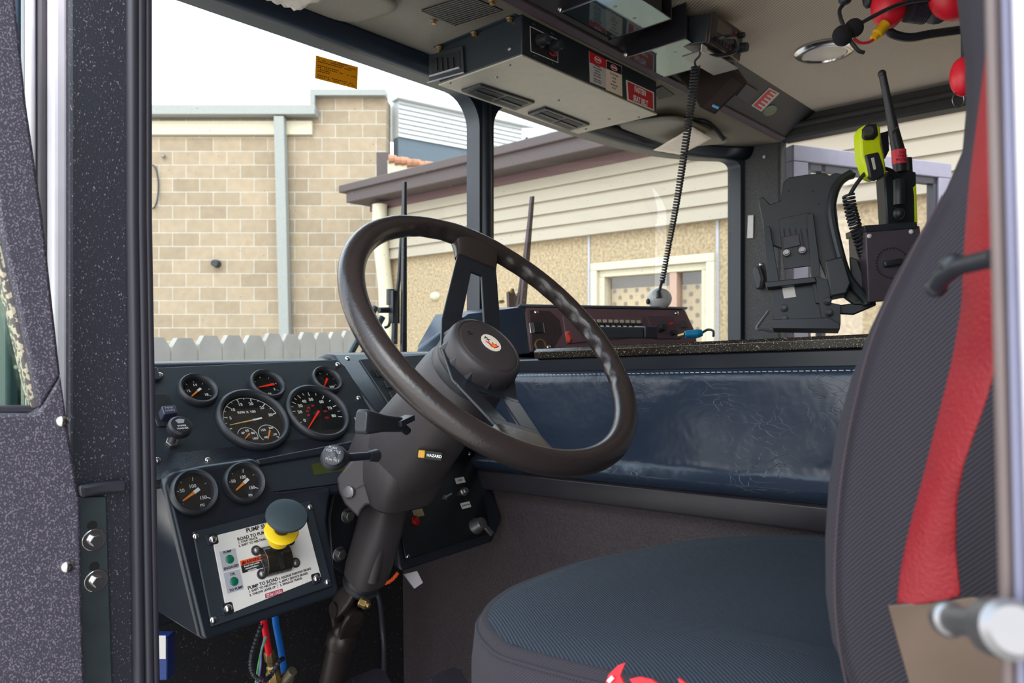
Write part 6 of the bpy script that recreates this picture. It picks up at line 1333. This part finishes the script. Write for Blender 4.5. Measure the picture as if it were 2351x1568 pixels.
# sun visors with papers tucked under them
def visor(xa, xb, ya, yb, z, label, flip):
    v_ = thing('sun_visor', ((xa + xb) / 2, (ya + yb) / 2, z), label, 'sun visor')
    VF = Frame(((xa + xb) / 2, (ya + yb) / 2, z), X, V3((0, -1, -0.10)))
    w, h = (xb - xa) / 2, (yb - ya) / 2
    rg = []
    for s, n in ((0.9, 0.0), (0.98, 0.001), (1.0, 0.006), (0.98, 0.012), (0.9, 0.015)):
        rg.append([VF.p(a * s, b * s, n - 0.012) for a, b in rrect(w, h, 0.055, 8)])
    MB().loft(rg).build('panel', M['ceil'], v_, smooth=60)
    return v_, VF
v1, VF1 = visor(0.50, 0.968, 1.175, 1.372, 0.700, 'grained grey-brown sun visor with crumpled paper on the driver side of the ceiling', 0)
v2, VF2 = visor(1.955, 2.34, 1.11, 1.345, 0.688, 'pale grey-brown sun visor on the passenger side behind the coiled cord', 1)
MB().tube(smoothp([P(1570, 262, 2.3), P(1600, 275, 2.32), P(1630, 285, 2.32), P(1662, 320, 2.35)]), 0.008, 8).build('visor_arm', M['black'], v2)
def paper(pts, D0, name, label, m=None, amp=0.003):
    t = thing(name, P(*pts[0], D0), label, 'paper'); P0 = [onz(a, b, D0) for a, b in pts]
    rows = []
    for i in range(9):
        rows.append([(P0[0] + (P0[1] - P0[0]) * (j / 8)) * (1 - i / 8) + (P0[3] + (P0[2] - P0[3]) * (j / 8)) * (i / 8) + V3((0, 0, amp * math.sin(i * 1.7 + j * 2.3))) for j in range(9)])
    MB().grid(rows).build('sheet', m or M['ivory'], t, smooth=60, solid=0.001); return t, P0
PM = mat('printed_paper', rgb(200, 188, 176), 0.8, var=(60, 0.25))
t1, _ = paper(((560, -30), (760, -12), (682, 24), (622, 4)), 0.672, 'crumpled_paper', 'crumpled printed paper tucked over the driver visor at the top edge', PM)
t2, P2 = paper(((1590, 292), (1634, 318), (1562, 355), (1500, 345)), 0.655, 'folded_card', 'white folded card tucked under the passenger visor', mat('card_white', rgb(232, 216, 200), 0.7), 0.0006)
# dome light
dl = thing('dome_light', onz(1893, 115, ZC2 - 0.002), 'round chrome-rimmed dome light in the ribbed ceiling', 'ceiling light')
dc = onz(1893, 116, ZC2 - 0.001)
MB().lathe(dc, V3((0, 0, -1)), [(0.078, 0), (0.078, 0.004), (0.070, 0.010), (0.058, 0.012), (0.056, 0.006)], 48, cap=False).build('rim', M['chrome'], dl)
MB().lathe(dc, V3((0, 0, -1)), [(0.056, 0.0), (0.056, 0.008), (0.03, 0.013), (0.0005, 0.014)], 40).build('lens', mat('frosted_lens', rgb(226, 214, 204), 0.25), dl)
# headsets hung from the ceiling behind the seat
hd = thing('headset', P(2060, 20, 1.40), 'red-shelled intercom headset with boom microphone hanging at the upper right', 'headset')
sf2 = Frame((0, 0, 0), RT, FW, UP)
MB().ball(P(2040, 12, 1.40), (0.033, 0.03, 0.045), fr=sf2).build('ear_shell', M['redshell'], hd)
MB().ball(P(2188, -8, 1.36), (0.045, 0.03, 0.045), fr=sf2).build('ear_shell', M['redshell'], hd)
cu_ = MB()
for k in range(9):
    c = P(2084 + k * 4.6, 8 + k * 0.6, 1.40); cu_.lathe(c, RT, [(0.030, 0), (0.034, 0.001), (0.034, 0.003), (0.030, 0.004)], 24)
cu_.build('ear_cushion', M['rubber'], hd)
cu_ = MB(); d_ = (RT + UP * 0.9).normalized()
for k in range(8):
    c = P(2128 + k * 3.2, 12 - k * 2.6, 1.385); cu_.lathe(c, d_, [(0.040, 0), (0.044, 0.0015), (0.044, 0.003), (0.040, 0.004)], 24)
cu_.build('ear_cushion', M['rubber'], hd)
MB().tube(smoothp([P(2030, 58, 1.42), P(2050, 78, 1.42), P(2090, 86, 1.42), P(2140, 78, 1.42), P(2215, 68, 1.42)]), 0.0085, 10).build('headband', M['black'], hd)
MB().tube(smoothp([P(2150, -2, 1.36), P(2090, 4, 1.36), P(2040, 20, 1.36), P(1975, 54, 1.37)]), 0.0038, 8).build('boom', M['black'], hd)
MB().ball(P(1961, 64, 1.37), (0.0175, 0.015, 0.0175), fr=sf2).build('foam_cover', M['foam'], hd)
MB().lathe(P(2034, 54, 1.375), (P(2004, 90, 1.375) - P(2034, 54, 1.375)), [(0.009, 0), (0.0105, 0.002), (0.010, 0.018), (0.011, 0.02), (0.0105, 0.026), (0.0075, 0.028), (0.0075, 0.037), (0.004, 0.039)], 20).build('yellow_plug', mat('amber_plug', rgb(225, 170, 20), 0.35), hd, label='yellow cable plug')
MB().tube(smoothp([P(2006, 90, 1.375), P(1995, 97, 1.375), P(1975, 98, 1.375), P(1960, 88, 1.375)]), 0.0028, 8).build('red_lead', M['red'], hd)
MB().ball(P(1993, -4, 1.41), (0.010, 0.012, 0.02), fr=sf2).build('boom_pivot', M['black'], hd)
hd2 = thing('headset', P(1940, 60, 1.36), 'second black headset microphone hanging beside the red-shelled headset, foam cover hooked downward', 'headset')
MB().ball(P(1934, 82, 1.365), (0.0185, 0.016, 0.0195), fr=sf2).build('foam_cover', M['foam'], hd2)
MB().tube(smoothp([P(1936, -30, 1.39), P(1942, 0, 1.385), P(1928, 22, 1.38), P(1930, 42, 1.37), P(1938, 62, 1.365)]), 0.0036, 8).build('boom', M['black'], hd2)
MB().tube(smoothp([P(1950, 90, 1.37), P(1960, 105, 1.37), P(1972, 117, 1.37), P(1984, 121, 1.37)]), 0.0038, 8).build('hook', M['black'], hd2)
MB().ball(P(1940, 0, 1.38), (0.012, 0.01, 0.01), fr=sf2).build('boom_pivot', M['black'], hd2)
hd3 = thing('headset', P(2200, 190, 1.25), 'red headset shell with wire ring, mostly hidden behind the top of the backrest', 'headset')
MB().ball(P(2212, 176, 1.25), (0.022, 0.02, 0.034), fr=sf2).build('ear_shell', M['redshell'], hd3)
MB().tube([P(2212, 165, 1.25), P(2212, 165, 1.25) * 1.0 + V3((0, 0, ZC2 - P(2212, 165, 1.25).z))], 0.004, 8).build('hanging_strap', M['black'], hd3)
MB().tube([P(2200, 222, 1.25) + RT * (0.010 * math.cos(t)) + UP * (0.013 * math.sin(t) - 0.005) for t in [2 * math.pi * k / 20 for k in range(20)]], 0.0011, 6, closed=True).build('wire_ring', M['steel'], hd3)
# yellow notice on the windscreen
ys_ = thing('yellow_notice', ony(773, 166, 1.43), 'yellow printed notice stuck high on the driver windscreen', 'sticker')
NF = Frame((0.9, 1.432, 0.6), X, UP)
nq = [NF.uv(a, b) for a, b in ((725, 127), (822, 154), (820, 205), (723, 180))]
MB().prism([NF.p(u, v, 0) for u, v in nq], NF.N * 0.0004).build('sheet', sheet_mat('amber_sheet', rgb(215, 160, 10), 0.35), ys_)
mb = MB()
for k, wd in enumerate((0.35, 0.9, 0.85, 0.0, 0.5, 0.92, 0.3, 0.28, 0.0, 0.85, 0.9)):
    if wd:
        t = 0.07 + k * 0.083; f = lambda s, t: [(nq[0][i] * (1 - s) + nq[1][i] * s) * (1 - t) + (nq[3][i] * (1 - s) + nq[2][i] * s) * t for i in (0, 1)]
        s0_ = 0.05 if k else 0.42; a = f(s0_, t); b = f(min(0.97, s0_ + wd), t); h = 0.0009
        n_ = int(wd * 22)
        for j in range(n_):
            if random.random() < 0.15: continue
            p = [a[i] + (b[i] - a[i]) * j / n_ for i in (0, 1)]; q_ = [a[i] + (b[i] - a[i]) * (j + 0.75) / n_ for i in (0, 1)]
            mb.prism([NF.p(p[0], p[1] - h, .0004), NF.p(q_[0], q_[1] - h, .0004), NF.p(q_[0], q_[1] + h, .0004), NF.p(p[0], p[1] + h, .0004)], NF.N * 0.0002)
mb.build('printed_lines', M['ink'], ys_)
# wipers outside the glass
for nm, top, bot, arm, lb in (('a', (932, 416), (929, 800), ((925, 470), (916, 640), (908, 700), (905, 790)), 'black windscreen wiper standing upright on the driver side, seen through the wheel'),
                              ('b', (1225, 450), (1203, 700), ((1217, 480), (1203, 600), (1192, 680), (1188, 705)), 'plum-black windscreen wiper standing upright on the passenger side of the post')):
    w_ = thing('windscreen_wiper', ony(*bot, 1.56), lb, 'windscreen wiper'); mm = M['black'] if nm == 'a' else mat('plum_black', rgb(58, 34, 42), 0.5)
    wf = lambda a, b, y=1.56: ony(a, b, y)
    MB().prism([wf(top[0] - 3, top[1]), wf(top[0] + 3, top[1]), wf(bot[0] + 6, bot[1]), wf(bot[0] + 6, 1010), wf(bot[0] - 5, 1010), wf(bot[0] - 5, bot[1])], V3((0, 0.012, 0))).build('blade', mm, w_, 0.002)
    MB().tube([wf(a, b, 1.585) for a, b in arm], lambda t: 0.004 + 0.005 * t, 8).build('arm', mm, w_)
    if nm == 'a':
        g = MB(); g.cyl(wf(870, 712, 1.60), wf(912, 712, 1.60), 0.008, n=12).box(wf(905, 705, 1.59), (0.012, 0.01, 0.045)).cyl(wf(897, 664, 1.6), wf(897, 700, 1.6), 0.012, n=12)
        g.build('pivot_linkage', mm, w_, 0.001)
        MB().tube(smoothp([wf(896, 735, 1.6), wf(892, 748, 1.6), wf(884, 752, 1.6)]), 0.004, 8).build('washer_jet', mm, w_)
    else:
        MB().prism([wf(1168, 670, 1.6), wf(1180, 664, 1.6), (wf(1186, 680, 1.6)), wf(1192, 672, 1.6), wf(1195, 708, 1.6), wf(1170, 708, 1.6)], V3((0, 0.012, 0))).build('pivot_bracket', mm, w_, 0.002)
        MB().ball(wf(1174, 667, 1.6), 0.010).ball(wf(1150, 692, 1.6), (0.014, 0.01, 0.008)).build('pivot_nut', M['brass'], w_)
mt = thing('mirror_arm', ony(830, 800, 1.62), 'pair of dark metal mirror arm tubes slanting up outside the windscreen, left of the wheel', 'mirror arm')
for a, b, c, d in ((700, 1010, 862, 705), (728, 1010, 878, 728)):
    MB().tube([ony(a, b, 1.62), ony(c, d, 1.62)], 0.009, 10).build('tube', mat('slate_tube', rgb(40, 56, 64), 0.4), mt)
# hazy pole beyond the block building
tag(MB().cyl(P(683, 784, 40) - UP * CAMZ, P(683, 120, 40), 0.09, 0.06, 8).build('light_pole', M['clad']), 'slim pale pole rising against the sky above the block building gutter', 'pole')
